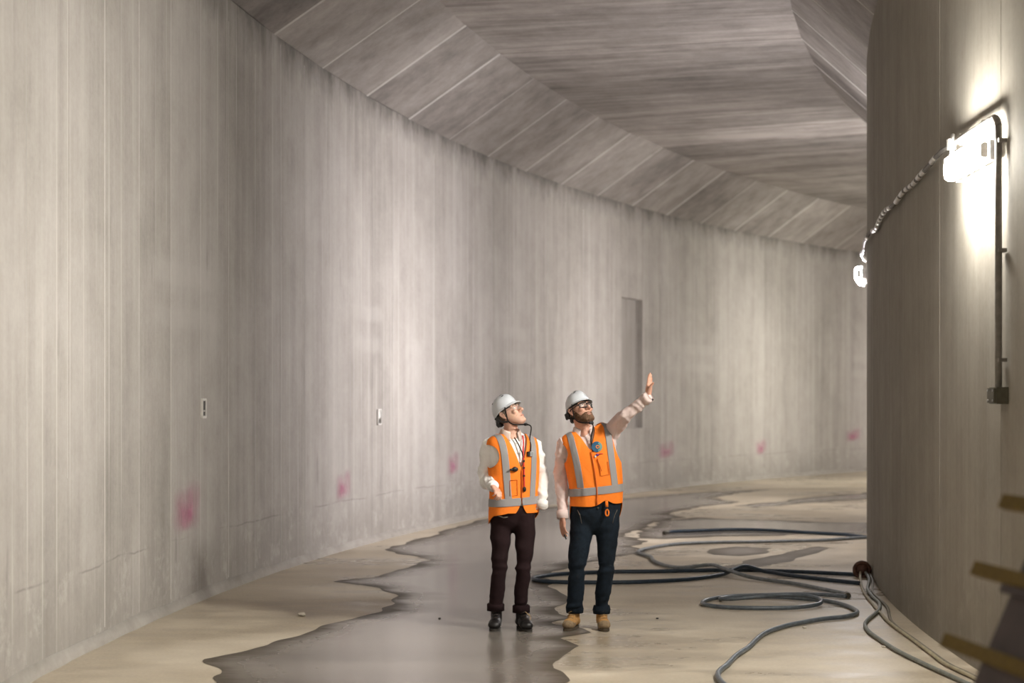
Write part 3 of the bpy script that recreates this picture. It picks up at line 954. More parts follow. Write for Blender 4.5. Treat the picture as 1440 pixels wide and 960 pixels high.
M['pebble'] = simple('pale_pebble', (.55, .5, .42), .8)
M['pebble_d'] = simple('dark_pebble', (.05, .045, .04), .8)
for (px, py, r, mt, lb) in ((425, 866, .035, 'pebble', 'pale flake of concrete on the dry floor left of the puddle'),
                            (618, 870, .012, 'pebble_d', 'tiny dark pebble in the puddle left of the black boots'),
                            (924, 870, .012, 'pebble_d', 'tiny dark pebble on the dry floor right of the tan boots'),
                            (1131, 883, .018, 'pebble', 'pale pebble beside the slate hose'),
                            (1242, 910, .016, 'pebble', 'pale pebble beside the grey green cord')):
    p = floor_pt(px, py)
    bm = bmesh.new(); bmesh.ops.create_icosphere(bm, subdivisions=2, radius=r)
    for v in bm.verts:
        v.co *= 1 + .35 * mnoise.noise(v.co * 40); v.co.z *= .45
    me = bpy.data.meshes.new('pebble'); bm.to_mesh(me); bm.free(); me.materials.append(M[mt])
    o = bpy.data.objects.new('pebble', me); COL.objects.link(o); o.location = (p.x, p.y, r * .42)
    tag(o, lb, 'pebble')

# ================================================================ PEOPLE
def fabric(name, col, rough=.85, var=.10, scale=60., weave=.25, sheen=.0):
    m, nt, b = new_mat(name)
    tc = N(nt, 'ShaderNodeTexCoord')
    nz = noise_n(nt, tc.outputs['Object'], scale, 3, .6)
    n2 = noise_n(nt, tc.outputs['Object'], 7., 3, .6)
    t = math_n(nt, 'ADD', math_n(nt, 'MULTIPLY', nz, .5), math_n(nt, 'MULTIPLY', n2, .5))
    lo = tuple(c * (1 - var) for c in col); hi = tuple(min(1, c * (1 + var)) for c in col)
    nt.links.new(ramp(nt, t, [(.3, lo), (.7, hi)]), b.inputs['Base Color'])
    b.inputs['Roughness'].default_value = rough
    b.inputs['Specular IOR Level'].default_value = .2
    if sheen: b.inputs['Sheen Weight'].default_value = sheen
    wv = noise_n(nt, tc.outputs['Object'], 400., 1, .5)
    bp = N(nt, 'ShaderNodeBump'); bp.inputs['Strength'].default_value = weave; bp.inputs['Distance'].default_value = .0015
    nt.links.new(wv, bp.inputs['Height']); nt.links.new(bp.outputs[0], b.inputs['Normal'])
    return m

def skin(name, col, red):
    m, nt, b = new_mat(name)
    tc = N(nt, 'ShaderNodeTexCoord')
    nz = noise_n(nt, tc.outputs['Object'], 28., 4, .6)
    nt.links.new(ramp(nt, nz, [(.35, red), (.65, col)]), b.inputs['Base Color'])
    b.inputs['Roughness'].default_value = .5
    b.inputs['Specular IOR Level'].default_value = .35
    b.inputs['Subsurface Weight'].default_value = .08
    b.inputs['Subsurface Radius'].default_value = (.012, .005, .003)
    return m

M['skin1'] = skin('skin_fair', (.66, .41, .31), (.56, .30, .22))
M['skin2'] = skin('skin_tan', (.62, .36, .265), (.52, .26, .18))
M['orange'] = fabric('hi_vis_orange', (.96, .235, .025), .7, .07, 60, .15)
M['tape'] = fabric('reflective_tape', (.30, .285, .285), .45, .06, 200, .1)
M['white_shirt'] = fabric('white_shirt', (.88, .86, .84), .85, .04)
M['pink_shirt'] = fabric('pale_pink_shirt', (.74, .60, .57), .7, .06, 80, .15)
M['collar1'] = fabric('cream_collar', (.66, .52, .46), .85, .05)
M['maroon'] = fabric('dark_maroon_cloth', (.017, .0075, .0085), .9, .2, 60, .2)
M['denim'] = fabric('dark_denim', (.0085, .014, .022), .9, .6, 30, .3)
M['black_leather'] = simple('black_leather', (.012, .010, .010), .42, 0, .3, 40, .3)
M['tan_leather'] = simple('tan_suede', (.48, .26, .09), .85, 0, .25, 25, .2)
M['dirty_toe'] = simple('muddy_leather', (.26, .185, .11), .9, 0, .35, 35, .3)
M['sole_dark'] = simple('dark_rubber_sole', (.03, .026, .022), .8, 0, .2, 30)
M['sole_tan'] = simple('brown_rubber_sole', (.075, .055, .035), .85, 0, .3, 30)
M['lace'] = simple('lace_cord', (.05, .035, .03), .8)
M['lace_tan'] = simple('tan_lace', (.34, .22, .10), .8)
M['helmet'] = simple('white_helmet_shell', (.60, .625, .67), .3, 0, .05, 10, 0, .5)
M['black_plastic'] = simple('black_plastic', (.012, .011, .011), .45, 0, .2, 30)
M['strap'] = simple('black_webbing', (.014, .011, .010), .8, 0, .2, 60)
M['hair_grey'] = simple('grey_brown_hair', (.16, .12, .09), .8, 0, .45, 70, .8, .2, (1, 1, .3))
M['beard'] = simple('brown_beard', (.15, .085, .052), .85, 0, .5, 110, .9, .2, (1, 1, .5))
M['eye_white'] = simple('eye_white', (.75, .72, .68), .2)
M['iris'] = simple('dark_iris', (.05, .035, .025), .2)
M['lip'] = simple('lip', (.42, .18, .14), .5)
M['red_band'] = simple('red_lanyard', (.60, .035, .03), .6)
M['badge_blue'] = simple('blue_badge', (.025, .10, .19), .4, 0, .25, 30)
M['badge_green'] = simple('teal_badge', (.16, .34, .32), .4)
M['badge_orange'] = simple('badge_orange_mark', (.85, .28, .04), .5)
M['badge_grey'] = simple('grey_radio_face', (.42, .42, .42), .45)
M['purple_pin'] = simple('purple_pin', (.16, .03, .16), .4)
M['pocket_dark'] = simple('pocket_trim', (.10, .09, .075), .7)
M['zip'] = simple('zip_tape', (.62, .12, .01), .6)
M['white_pin'] = simple('white_pin', (.85, .85, .85), .4)
def lens_mat():
    m, nt, b = new_mat('spectacle_lens')
    b.inputs['Base Color'].default_value = (1, 1, 1, 1); b.inputs['Roughness'].default_value = .03
    b.inputs['Alpha'].default_value = .06; b.inputs['Specular IOR Level'].default_value = .5
    return m
M['lens'] = lens_mat()

def V3(*a): return Vector(a)

def smooth_interp(tab, z):
    """tab rows (z, ...) ascending; Catmull-like smooth interpolation"""
    zs = [r[0] for r in tab]
    if z <= zs[0]: return list(tab[0][1:])
    if z >= zs[-1]: return list(tab[-1][1:])
    for i in range(len(zs) - 1):
        if z <= zs[i + 1]:
            q = (z - zs[i]) / (zs[i + 1] - zs[i])
            p0 = tab[max(i - 1, 0)]; p1 = tab[i]; p2 = tab[i + 1]; p3 = tab[min(i + 2, len(tab) - 1)]
            h = p2[0] - p1[0]
            out = []
            for c in range(1, len(p1)):
                m1 = (p2[c] - p0[c]) / max(1e-6, p2[0] - p0[0]) * h
                m2 = (p3[c] - p1[c]) / max(1e-6, p3[0] - p1[0]) * h
                q2, q3 = q * q, q * q * q
                out.append((2 * q3 - 3 * q2 + 1) * p1[c] + (q3 - 2 * q2 + q) * m1 + (-2 * q3 + 3 * q2) * p2[c] + (q3 - q2) * m2)
            return out

class Torso:
    """tab rows: z, half width, half depth, centre x, centre y; yaw turns the front (-y) toward +x"""
    def __init__(s, tab, yaw, e=2.35, lift=0.0):
        s.tab, s.yaw, s.e, s.lift = tab, yaw, e, lift
    def pt(s, u, z, off=0.0):
        a, b, cx, cy = smooth_interp(s.tab, z)
        a += off; b += off
        c, d = math.cos(u), math.sin(u)
        x = a * math.copysign(abs(c) ** (2 / s.e), c); y = b * math.copysign(abs(d) ** (2 / s.e), d)
        yw = s.yaw if not callable(s.yaw) else s.yaw(z)
        co, si = math.cos(yw), math.sin(yw)
        q = max(0.0, min(1.0, (z - 1.22) / .20)); q = q * q * (3 - 2 * q)
        zz = z + s.lift * q * max(0.0, min(1.0, (x + .03) / .16))
        return Vector((cx + x * co - y * si, cy + x * si + y * co, zz)), x, y
    def geo(s, z0, z1, off, nz=26, nu=40):
        vs, fs = [], []
        for j in range(nz + 1):
            z = z0 + (z1 - z0) * j / nz
            for i in range(nu):
                vs.append(s.pt(2 * math.pi * i / nu, z, off(z) if callable(off) else off)[0])
        for j in range(nz):
            for i in range(nu):
                a = j * nu + i; b = j * nu + (i + 1) % nu
                fs.append((a, b, b + nu, a + nu))
        fs.append(tuple(reversed(range(nu)))); fs.append(tuple(nz * nu + i for i in range(nu)))
        return vs, fs
    def shell(s, z0, z1, off, fold, nz=110, nu=180):
        """rows: position(3), local x, y, z"""
        A, fs = [], []
        for j in range(nz + 1):
            z = z0 + (z1 - z0) * j / nz
            for i in range(nu):
                u = 2 * math.pi * (i + .5) / nu
                p, x, y = s.pt(u, z, off)
                p2, _, _ = s.pt(u, z, off + .01)
                n = (p2 - p)
                n = n.normalized() if n.length > 1e-9 else Vector((0, 0, 1))
                A.append((p, n, x, y, z))
        co = np.array([a[0][:] for a in A])
        f = np.maximum(fold(co), -.003)
        rows = [np.array([*(a[0] + a[1] * float(f[i])), a[2], a[3], a[4]]) for i, a in enumerate(A)]
        for j in range(nz):
            for i in range(nu):
                a = j * nu + i; b = j * nu + (i + 1) % nu
                fs.append((a, b, b + nu, a + nu))
        return rows, fs

def solid_shell(name, rows, faces, th, mat, parent):
    o = mesh_obj(name, [r[:3] for r in rows], faces, mat, parent, True)
    md = o.modifiers.new('t', 'SOLIDIFY'); md.thickness = th; md.offset = 1.0
    return o

# ---------------------------------------------------------------- head
HEAD_TAB = [(-.122, .012, -.078, -.055), (-.116, .030, -.092, -.035), (-.104, .043, -.100, -.012), (-.088, .051, -.100, .010), (-.068, .057, -.094, .036),
            (-.045, .063, -.092, .060), (-.02, .068, -.091, .077), (0, .070, -.088, .082), (.02, .072, -.093, .086), (.045, .073, -.094, .088),
            (.075, .068, -.084, .084), (.098, .058, -.066, .074), (.112, .036, -.036, .045), (.118, .012, -.012, .018)]
def head_pt(u, z, k=1.0, add=0.0):
    a, yf, yb = smooth_interp(HEAD_TAB, z)
    c, d = math.cos(u), math.sin(u)
    cy = (yf + yb) / 2; b = (yb - yf) / 2
    e = 2.15
    return Vector(((a * k + add) * math.copysign(abs(c) ** (2 / e), c), cy + (b * k + add) * math.copysign(abs(d) ** (2 / e), d), z))
def head_geo():
    nz, nu = 34, 36
    vs, fs = [], []
    for j in range(nz + 1):
        z = -.122 + .240 * j / nz
        for i in range(nu): vs.append(head_pt(2 * math.pi * i / nu, z))
    for j in range(nz):
        for i in range(nu):
            a = j * nu + i; b = j * nu + (i + 1) % nu
            fs.append((a, b, b + nu, a + nu))
    fs.append(tuple(reversed(range(nu)))); fs.append(tuple(nz * nu + i for i in range(nu)))
    G = [(vs, fs)]
    # nose
    G.append(round_tube([(0, -.090, .020), (0, -.101, .0), (0, -.112, -.018), (0, -.118, -.030)], [.008, .0095, .012, .0135], 10))
    for s in (-1, 1):
        G.append(ellipsoid_geo((s * .011, -.100, -.034), (.009, .012, .008), None, 10, 6))
        # brow, cheek, ear
        G.append(round_tube([(s * .012, -.094, .024), (s * .034, -.090, .028), (s * .055, -.074, .022)], [.008, .009, .007], 8))
        G.append(ellipsoid_geo((s * .042, -.072, -.022), (.020, .022, .018), None, 10, 8))
        G.append(round_tube([(s * .073, .004, .022), (s * .080, .016, .026), (s * .084, .024, .012), (s * .081, .018, -.012), (s * .075, .006, -.030)], [.006, .008, .008, .007, .007], 8))
        G.append(ellipsoid_geo((s * .074, .010, -.004), (.007, .014, .026), None, 10, 8))
    # lips and chin
    G.append(round_tube([(-.022, -.090, -.066), (0, -.100, -.0625), (.022, -.090, -.066)], [.004, .0062, .004], 8))
    G.append(round_tube([(-.018, -.090, -.074), (0, -.100, -.0745), (.018, -.090, -.074)], [.004, .0068, .004], 8))
    G.append(ellipsoid_geo((0, -.093, -.103), (.020, .014, .013), None, 10, 8))
    return G
def xf(G, Mx): return [([Mx @ Vector(v) for v in vs], fs) for vs, fs in G]

def head_matrix(pos, yaw, pitch, roll=0):
    """canonical head looks along -y; yaw turns it to +x, pitch lifts the face"""
    return Matrix.Translation(pos) @ Matrix.Rotation(yaw, 4, 'Z') @ Matrix.Rotation(-pitch, 4, 'X') @ Matrix.Rotation(roll, 4, 'Y')

def build_at(name, mb, Mx, mat, parent, smooth=True):
    return mesh_obj(name, [Mx @ v for v in mb.v], mb.f, mat, parent, smooth)

def helmet(Mx, parent, variant):
    h = None
    nu, nv = 72, 20
    rim = []
    vs, fs = [], []
    def pt(u, q):       # q 0 rim .. 1 crown
        c, s = math.cos(u), math.sin(u)          # s < 0 front
        zr = .040 - .030 * max(0, s) ** 1.5 + .012 * max(0, -s) ** 2
        ph = q * math.pi / 2
        r = math.cos(ph) ** .82
        z = zr + (.152 - zr) * math.sin(ph) ** .95
        a, bF, bB = .090, .106, .106
        x = a * c * r; y = (bF if s < 0 else bB) * s * r + .004
        ridge = .007 * math.exp(-(x / .022) ** 2) * min(1, q * 2.2)
        groove = -.003 * math.exp(-((abs(x) - .045) / .008) ** 2) * min(1, q * 2)
        nrm = Vector((x / a, y / bF, .6 * math.sin(ph) + .05)).normalized()
        return Vector((x, y, z)) + nrm * (ridge + groove)
    for j in range(nv + 1):
        q = j / nv * .985
        for i in range(nu): vs.append(pt(2 * math.pi * i / nu, q))
    # brim rows outward from the rim
    nb = 5
    rows = []
    for j in range(1, nb + 1):
        row = []
        for i in range(nu):
            u = 2 * math.pi * i / nu
            s = math.sin(u); c = math.cos(u)
            ext = .007 + .026 * max(0, -s) ** 2.5
            p = pt(u, 0)
            d = Vector((c * .8, s, 0)).normalized()
            q = j / nb
            row.append(p + d * ext * q + Vector((0, 0, -.010 * q - .010 * q * q * max(0, -s) ** 3)))
        rows.append(row)
    for j in range(nv):
        for i in range(nu):
            a = j * nu + i; b = j * nu + (i + 1) % nu
            fs.append((a, b, b + nu, a + nu))
    base = len(vs)
    fs.append(tuple(nv * nu + i for i in range(nu)))
    for row in rows: vs += row
    for j in range(nb):
        for i in range(nu):
            i2 = (i + 1) % nu
            up0 = i if j == 0 else base + (j - 1) * nu + i; up1 = i2 if j == 0 else base + (j - 1) * nu + i2
            fs.append((base + j * nu + i, base + j * nu + i2, up1, up0))
    o = mesh_obj('hard_hat', [Mx @ v for v in vs], fs, M['helmet'], parent, True)
    o['label'] = 'white hard hat with short front brim'
    md = o.modifiers.new('t', 'SOLIDIFY'); md.thickness = .004; md.offset = -1
    # vents
    for (u, q) in ((-.9, .62), (-2.24, .62), (.9, .62), (2.24, .62), (-1.15, .86), (-1.99, .86)):
        p = pt(u, q); p1 = pt(u + .02, q); p2 = pt(u, q + .02)
        n = (p1 - p).cross(p2 - p).normalized(); n = n if n.dot(p) > 0 else -n
        tx = (p1 - p).normalized(); ty = n.cross(tx)
        R3 = Matrix((tx, ty, n)).transposed()
        mb = MB().sphere(p + n * .0005, (.012, .005, .0022), R3, 12, 6)
        build_at('vent', mb, Mx, M['black_plastic'], o)
    # logo patch on the front
    # inner harness band
    mb = MB()
    ring = []
    for i in range(41):
        u = 2 * math.pi * i / 40
        s = math.sin(u)
        ring.append(Vector((.080 * math.cos(u), .097 * s + .004, .034 - .045 * max(0, s) ** 1.6)))
    mb.tube(ring, .012, 8, True, (1.0, .35), (0, 0, 1))
    build_at('headband', mb, Mx, M['black_plastic'], o)
    mb = MB().box((0, .100, -.022), (.05, .026, .042)).tube([(0, .106, -.022), (0, .124, -.022)], .019, 12)
    build_at('ratchet', mb, Mx, M['black_plastic'], o, False)
    for s in (-1, 1):
        mb = MB().box((s * .079, .060, -.012), (.016, .036, .046), Matrix.Rotation(s * -.35, 3, 'Z'))
        build_at('side_clip', mb, Mx, M['black_plastic'], o, False)
    # chin straps
    for s in (-1, 1):
        front = catmull([(s * .092, -.045, .036), (s * .083, -.022, -.015), (s * .075, -.006, -.060), (s * .062, -.024, -.102), (s * .03, -.065, -.131), (0, -.082, -.139)], 5)
        mb = MB().tube(front, .0075, 6, True, (1.0, .4))
        build_at('chin_strap', mb, Mx, M['strap'], o)
        rear = catmull([(s * .086, .075, .010), (s * .084, .045, -.035), (s * .075, .0, -.064)], 5)
        mb = MB().tube(rear, .0075, 6, True, (1.0, .4))
        build_at('chin_strap', mb, Mx, M['strap'], o)
    mb = MB().box((.004, -.082, -.141), (.034, .014, .018))
    build_at('buckle', mb, Mx, M['black_plastic'], o, False)
    return o

def rrect(cx, y, cz, w, h, r, bow=.0):
    pts = []
    for (sx, sz, a0) in ((1, 1, 0), (-1, 1, 90), (-1, -1, 180), (1, -1, 270)):
        for k in range(4):
            a = math.radians(a0 + 30 * k)
            pts.append(Vector((cx + sx * (w / 2 - r) + r * math.cos(a), y, cz + sz * (h / 2 - r) + r * math.sin(a))))
    pts.append(pts[0])
    for p in pts: p.y += bow * p.x * p.x
    return pts
def glasses(Mx, parent, mat, rr, w=.052, h=.036):
    e = None
    mb = MB()
    for s in (-1, 1):
        mb.tube(rrect(s * .033, -.111, .0, w, h, .010, 8), rr, 6, False)
    mb.tube([(-.008, -.112, .006), (0, -.114, .009), (.008, -.112, .006)], rr, 6)
    for s in (-1, 1):
        mb.tube([(s * .059, -.083, .008), (s * .072, -.06, .010), (s * .080, .0, .012), (s * .082, .02, .0)], rr, 6)
    o = build_at('glasses', mb, Mx, mat, parent)
    for s in (-1, 1):
        P = rrect(s * .033, -.111, .0, w, h, .010, 8)[:-1]
        build_at('lens', MB().add(P + [p + Vector((0, .0012, 0)) for p in P], [tuple(range(len(P))), tuple(reversed(range(len(P), 2 * len(P))))]), Mx, M['lens'], o)
    return o

def eyes(Mx, parent):
    for s in (-1, 1):
        c = Vector((s * .032, -.0835, .004))
        o = build_at('eye', MB().sphere(c, (.0125, .0105, .008)), Mx, M['eye_white'], parent)
        build_at('iris', MB().sphere(c + Vector((.001, -.0088, .002)), (.0052, .003, .0052)), Mx, M['iris'], o)

def face_details(Mx, parent, brow_mat, w=.020):
    for s in (-1, 1):
        mb = MB().tube(catmull([(s * .014, -.1015, .022), (s * .030, -.0995, .027), (s * .050, -.086, .023)], 4), .0042, 6, True, (1, .6))
        build_at('eyebrow', mb, Mx, brow_mat, parent)
    mb = MB().tube(catmull([(-w, -.0935, -.0705), (-w * .4, -.1045, -.0685), (0, -.1060, -.0690), (w * .4, -.1045, -.0685), (w, -.0935, -.0705)], 4), .0032, 6, True, (1, .8))
    build_at('mouth', mb, Mx, M['lip'], parent)

# ---------------------------------------------------------------- hands
def hand_geo(wrist, along, palm, side, curl, spread=.0, thumb_out=.6, thumb_curl=.3, scale=1.0):
    """along: wrist to knuckles; palm: direction the palm faces; side: +1 / -1 picks the thumb side (along x palm)"""
    a = Vector(along).normalized()
    p = Vector(palm); p = (p - a * p.dot(a)).normalized()
    t = a.cross(p).normalized() * side           # toward the thumb
    w = Vector(wrist); k = scale
    G = []
    P = lambda x, y, z: w + (t * x + a * y + p * z) * k
    # palm: five metacarpal columns overlapping
    G.append(round_tube([P(0, -.02, 0), P(0, .015, 0)], [.026 * k, .028 * k], 12, (1.0, .72), t))
    fx = [.029, .0095, -.0105, -.029]
    kn = [.088, .092, .088, .080]
    ln = [.070, .078, .073, .058]
    rr = [.0088, .0092, .0088, .0078]
    for i in range(4):
        G.append(round_tube([P(fx[i] * .62, .012, 0), P(fx[i] * .9, .05, .0), P(fx[i], kn[i], 0)], [.0145 * k, .0145 * k, .0105 * k], 10))
        c0 = P(fx[i], kn[i], 0)
        ang = curl[i] if hasattr(curl, '__len__') else curl
        d = (a + t * (fx[i] * spread * 30)).normalized()
        segs = [.45, .30, .25]
        pts = [c0]; th = 0; cur = c0
        for s_, m_ in zip(segs, (.8, 1.0, .7)):
            th += ang * m_
            dd = d * math.cos(th) + p * math.sin(th)
            cur = cur + dd * ln[i] * s_ * k
            pts.append(cur)
        G.append(round_tube(pts, [rr[i] * k, rr[i] * .97 * k, rr[i] * .9 * k, rr[i] * .74 * k], 10))
    G.append(ellipsoid_geo(P(0, .05, .006), (.012 * k,) * 3, None, 8, 6))
    # thumb from the side of the palm near its base
    b0 = P(.018, .018, .006)
    d = (a * .75 + t * thumb_out + p * .35).normalized()
    d2_ = (a * 1.0 + t * (thumb_out * .35) + p * thumb_curl).normalized()
    k1 = b0 + d * .042 * k; k2 = k1 + d2_ * .032 * k; k3 = k2 + (d2_ + p * thumb_curl * .5).normalized() * .026 * k
    G.append(round_tube([b0, k1, k2, k3], [.0150 * k, .0120 * k, .0105 * k, .0085 * k], 10))
    return G

# ---------------------------------------------------------------- boots
def boot(parent, ank, foot, toe_dir, mats, length=.29, label=None, shaft=.17, laces=True):
    """foot = point on the floor under the ankle; toe_dir horizontal"""
    d = Vector((toe_dir[0], toe_dir[1], 0)).normalized(); s = Vector((0, 0, 1)).cross(d)
    f = Vector(foot)
    P = lambda l, x, z: f + d * l + s * x + Vector((0, 0, z))
    up, toe, sole, lace = mats
    b0, b1 = -.085, length - .085
    G = [round_tube([P(b0 + .045, 0, .055), P(0, 0, .062), P(.06, 0, .060), P(.12, 0, .052), P(b1 - .06, .0, .045)], [.040, .040, .042, .044, .042], 14, [(.95, 1), (1.0, .95), (.95, 1.0), (.85, 1.08), (.72, 1.08)], (0, 0, 1)),
         round_tube([P(.0, 0, .06), P(-.005, 0, .12), Vector(ank) + Vector((0, 0, 0))], [.046, .045, .048], 14, (1.05, .95), d),
         round_tube([P(.035, 0, .10), P(.085, 0, .072)], [.032, .030], 10)]
    o = merged('boot', G, up, parent, .006, 4)
    if label: o['label'] = label
    # toe cap
    tg = round_tube([P(b1 - .10, 0, .048), P(b1 - .062, 0, .044)], [.0455, .0445], 14, [(.86, 1.08), (.78, 1.08)], (0, 0, 1))
    mesh_obj('toe_cap', tg[0], tg[1], toe, o, True)
    # sole outline
    out = []
    n = 28
    for i in range(n):
        a = 2 * math.pi * i / n
        l = (b0 + b1) / 2 + (b1 - b0) / 2 * math.cos(a) * 1.0
        q = (l - b0) / (b1 - b0)
        wid = .031 + .014 * math.sin(min(1, q * 1.15) * math.pi * .5) - .012 * math.exp(-((q - .36) / .12) ** 2)
        out.append((l, wid * math.copysign(abs(math.sin(a)) ** .75, math.sin(a))))
    vs = [P(l, x, z) for z in (.002, .020) for l, x in out]
    fs = [tuple(reversed(range(n))), tuple(range(n, 2 * n))] + [(i, (i + 1) % n, n + (i + 1) % n, n + i) for i in range(n)]
    mesh_obj('sole', vs, fs, sole, o)
    if laces:
        for i in range(4):
            l0 = .105 - i * .022; z0 = .088 + i * .020
            MBx = MB().tube([P(l0, -.026, z0 - .006), P(l0 + .012, 0, z0 + .008), P(l0 - .004, .026, z0 + .004)], .0035, 6)
            MBx.build('lace', lace, o, True)
    return o

def seg(a, b, n=3):
    a, b = Vector(a), Vector(b)
    return [a.lerp(b, i / n) for i in range(n + 1)]

def limb(joints, radii, sub=4):
    """smooth tube through joints"""
    P = catmull(joints, sub)
    R = []
    for i in range(len(P)):
        q = i / sub; k = min(int(q), len(radii) - 2); R.append(radii[k] + (radii[k + 1] - radii[k]) * (q - k))
    return P, R

def cuff(parent, p, d, r, mat, name='cuff', ln=.05):
    d = Vector(d).normalized()
    v, f = tube_geo([Vector(p) - d * ln * .5, Vector(p) + d * ln * .45, Vector(p) + d * ln * .5, Vector(p) + d * ln * .42], [r * .98, r * 1.0, r * .96, r * .80], 20, True)
    return mesh_obj(name, v, f, mat, parent, True)

def collar(parent, T, mat, zc, r1, open_=.5, tilt=.02, yaw=None, cen=None, h=.042):
    """stand-and-fall shirt collar: open ring around the neck"""
    A, fs = [], []
    n = 40
    yw = yaw; c = Vector(cen)
    prof = [(r1 * .92, 0.0), (r1 * .96, h * .6), (r1 * 1.0, h), (r1 * 1.10, h * .9), (r1 * 1.28, h * .1), (r1 * 1.36, -h * .25)]
    for i in range(n + 1):
        u = -math.pi / 2 + open_ + (2 * math.pi - 2 * open_) * i / n
        fr = max(0, 1 - min(i, n - i) / 6)          # toward the points at the front
        for (r, z) in prof:
            x = r * math.cos(u); y = r * 1.02 * math.sin(u)
            zz = z - fr * .030 * (1 if r > r1 * 1.05 else .4) - .012 * max(0, -math.sin(u))
            A.append(c + Vector((x * math.cos(yw) - y * math.sin(yw), x * math.sin(yw) + y * math.cos(yw), zz)))
    k = len(prof)
    for i in range(n):
        for j in range(k - 1):
            a = i * k + j
            fs.append((a, a + 1, a + k + 1, a + k))
    o = mesh_obj('collar', A, fs, mat, parent, True)
    md = o.modifiers.new('t', 'SOLIDIFY'); md.thickness = .003
    return o

def vest(parent, T, fold, prm):
    """sleeveless hi-vis vest: body, tape bands, zip"""
    z0, z1 = .78, prm['top']
    rows, fs = T.shell(z0, z1, .0, fold)
    def apply(rows, fs, fn):
        return clip(rows, fs, [fn(r[3], r[4], r[5]) for r in rows])
    def hem(x, y, z): return z - prm['hem'](x, y)
    def vneck(x, y, z):
        if y > 0: return 1.0
        xx = abs(x - prm['vx'])
        v = xx - max(-.5, (z - prm['vz']) * prm['vs'])
        return v
    def split(x, y, z):
        if y > 0: return 1.0
        xx = abs(x - prm['vx'])
        zz = prm['split'] - z
        return xx - (.0035 + (zz * zz * prm['splitk'] + zz * .12 if zz > 0 else 0))
    def arm(x, y, z):
        lim = smooth_interp(prm['arm_l'] if x < 0 else prm['arm_r'], z)[0]
        return lim - abs(x)
    R1, F1 = apply(rows, fs, hem)
    R1, F1 = apply(R1, F1, vneck)
    R1, F1 = apply(R1, F1, arm)
    R1, F1 = apply(R1, F1, split)
    o = solid_shell('hi_vis_vest', R1, F1, .004, M['orange'], parent)
    o['label'] = prm['label']
    # tape: lifted copy of the same surface
    rows2, fs2 = T.shell(z0, z1, .0065, fold)
    def cutall(R, F_):
        for fn in (hem, vneck, arm, split): R, F_ = apply(R, F_, fn)
        return R, F_
    R2, F2 = cutall(rows2, fs2)
    for s in (-1, 1):
        def strip(x, y, z, s=s):
            c = prm['xs0'] + (prm['xs1'] - prm['xs0']) * (z - prm['belt']) / (1.44 - prm['belt'])
            return .0255 - abs(x * s - c)
        Ra, Fa = apply(R2, F2, strip)
        Ra, Fa = apply(Ra, Fa, lambda x, y, z: z - prm['belt'] - .02)
        if Fa: solid_shell('reflective_tape', Ra, Fa, .0015, M['tape'], o)
        Rb, Fb = apply(R2, F2, lambda x, y, z, s=s: x * s - s * prm['vx'] + (-.004 if y < 0 else 0))
        Rb, Fb = apply(Rb, Fb, lambda x, y, z: .029 - abs(z - prm['belt'] - prm.get('belt_slope', 0) * x))
        if Fb: solid_shell('reflective_tape', Rb, Fb, .0022, M['tape'], o)
    return o

def on_torso(T, x, z, off):
    """point on the front surface at local x (before yaw), height z"""
    a, b, cx, cy = smooth_interp(T.tab, z)
    a += off; b += off
    q = min(.999, abs(x) / a)
    y = -b * (1 - q ** T.e) ** (1 / T.e)
    yw = T.yaw
    return Vector((cx + x * math.cos(yw) - y * math.sin(yw), cy + x * math.sin(yw) + y * math.cos(yw), z))

def nails_none(): pass

PX = 187.06      # picture pixels per metre at the men's distance (12.83 m)
PD = 12.83
def person_root(xc, label):
    e = empty('person', ((xc - 720) / PX, PD, 0))
    tag(e, label, 'person')
    return e

def trousers(parent, T, legs, waist, mat, seed, name, cuffs=True, crotch=.72):
    G = [T.geo(crotch + .03, waist, lambda z: -.010 - .055 * max(0.0, min(1.0, (crotch + .17 - z) / .14)) ** 1.5, 16, 36)]
    hx = (legs[0][0][0].x + legs[1][0][0].x) / 2
    G.append(ellipsoid_geo((hx, .015, crotch + .085), (.10, .095, .075), None, 16, 10))
    for J, R in legs:
        P, Rr = limb(J, R, 4)
        G.append(tube_geo(P, Rr, 16, True, (1.0, 1.08), (1, 0, 0)))
    w1 = wrinkles(seed, .0042, (12, 12, 26)); w2 = wrinkles(seed + 1, .0075, (10, 10, 50))
    def disp(co):
        z = co[:, 2]
        k = np.exp(-((z - .17) / .09) ** 2) + .8 * np.exp(-((z - .46) / .07) ** 2) + .35 * np.exp(-((z - .74) / .06) ** 2)
        return w1(co) + w2(co) * k
    return merged(name, G, mat, parent, .008, 16, disp)

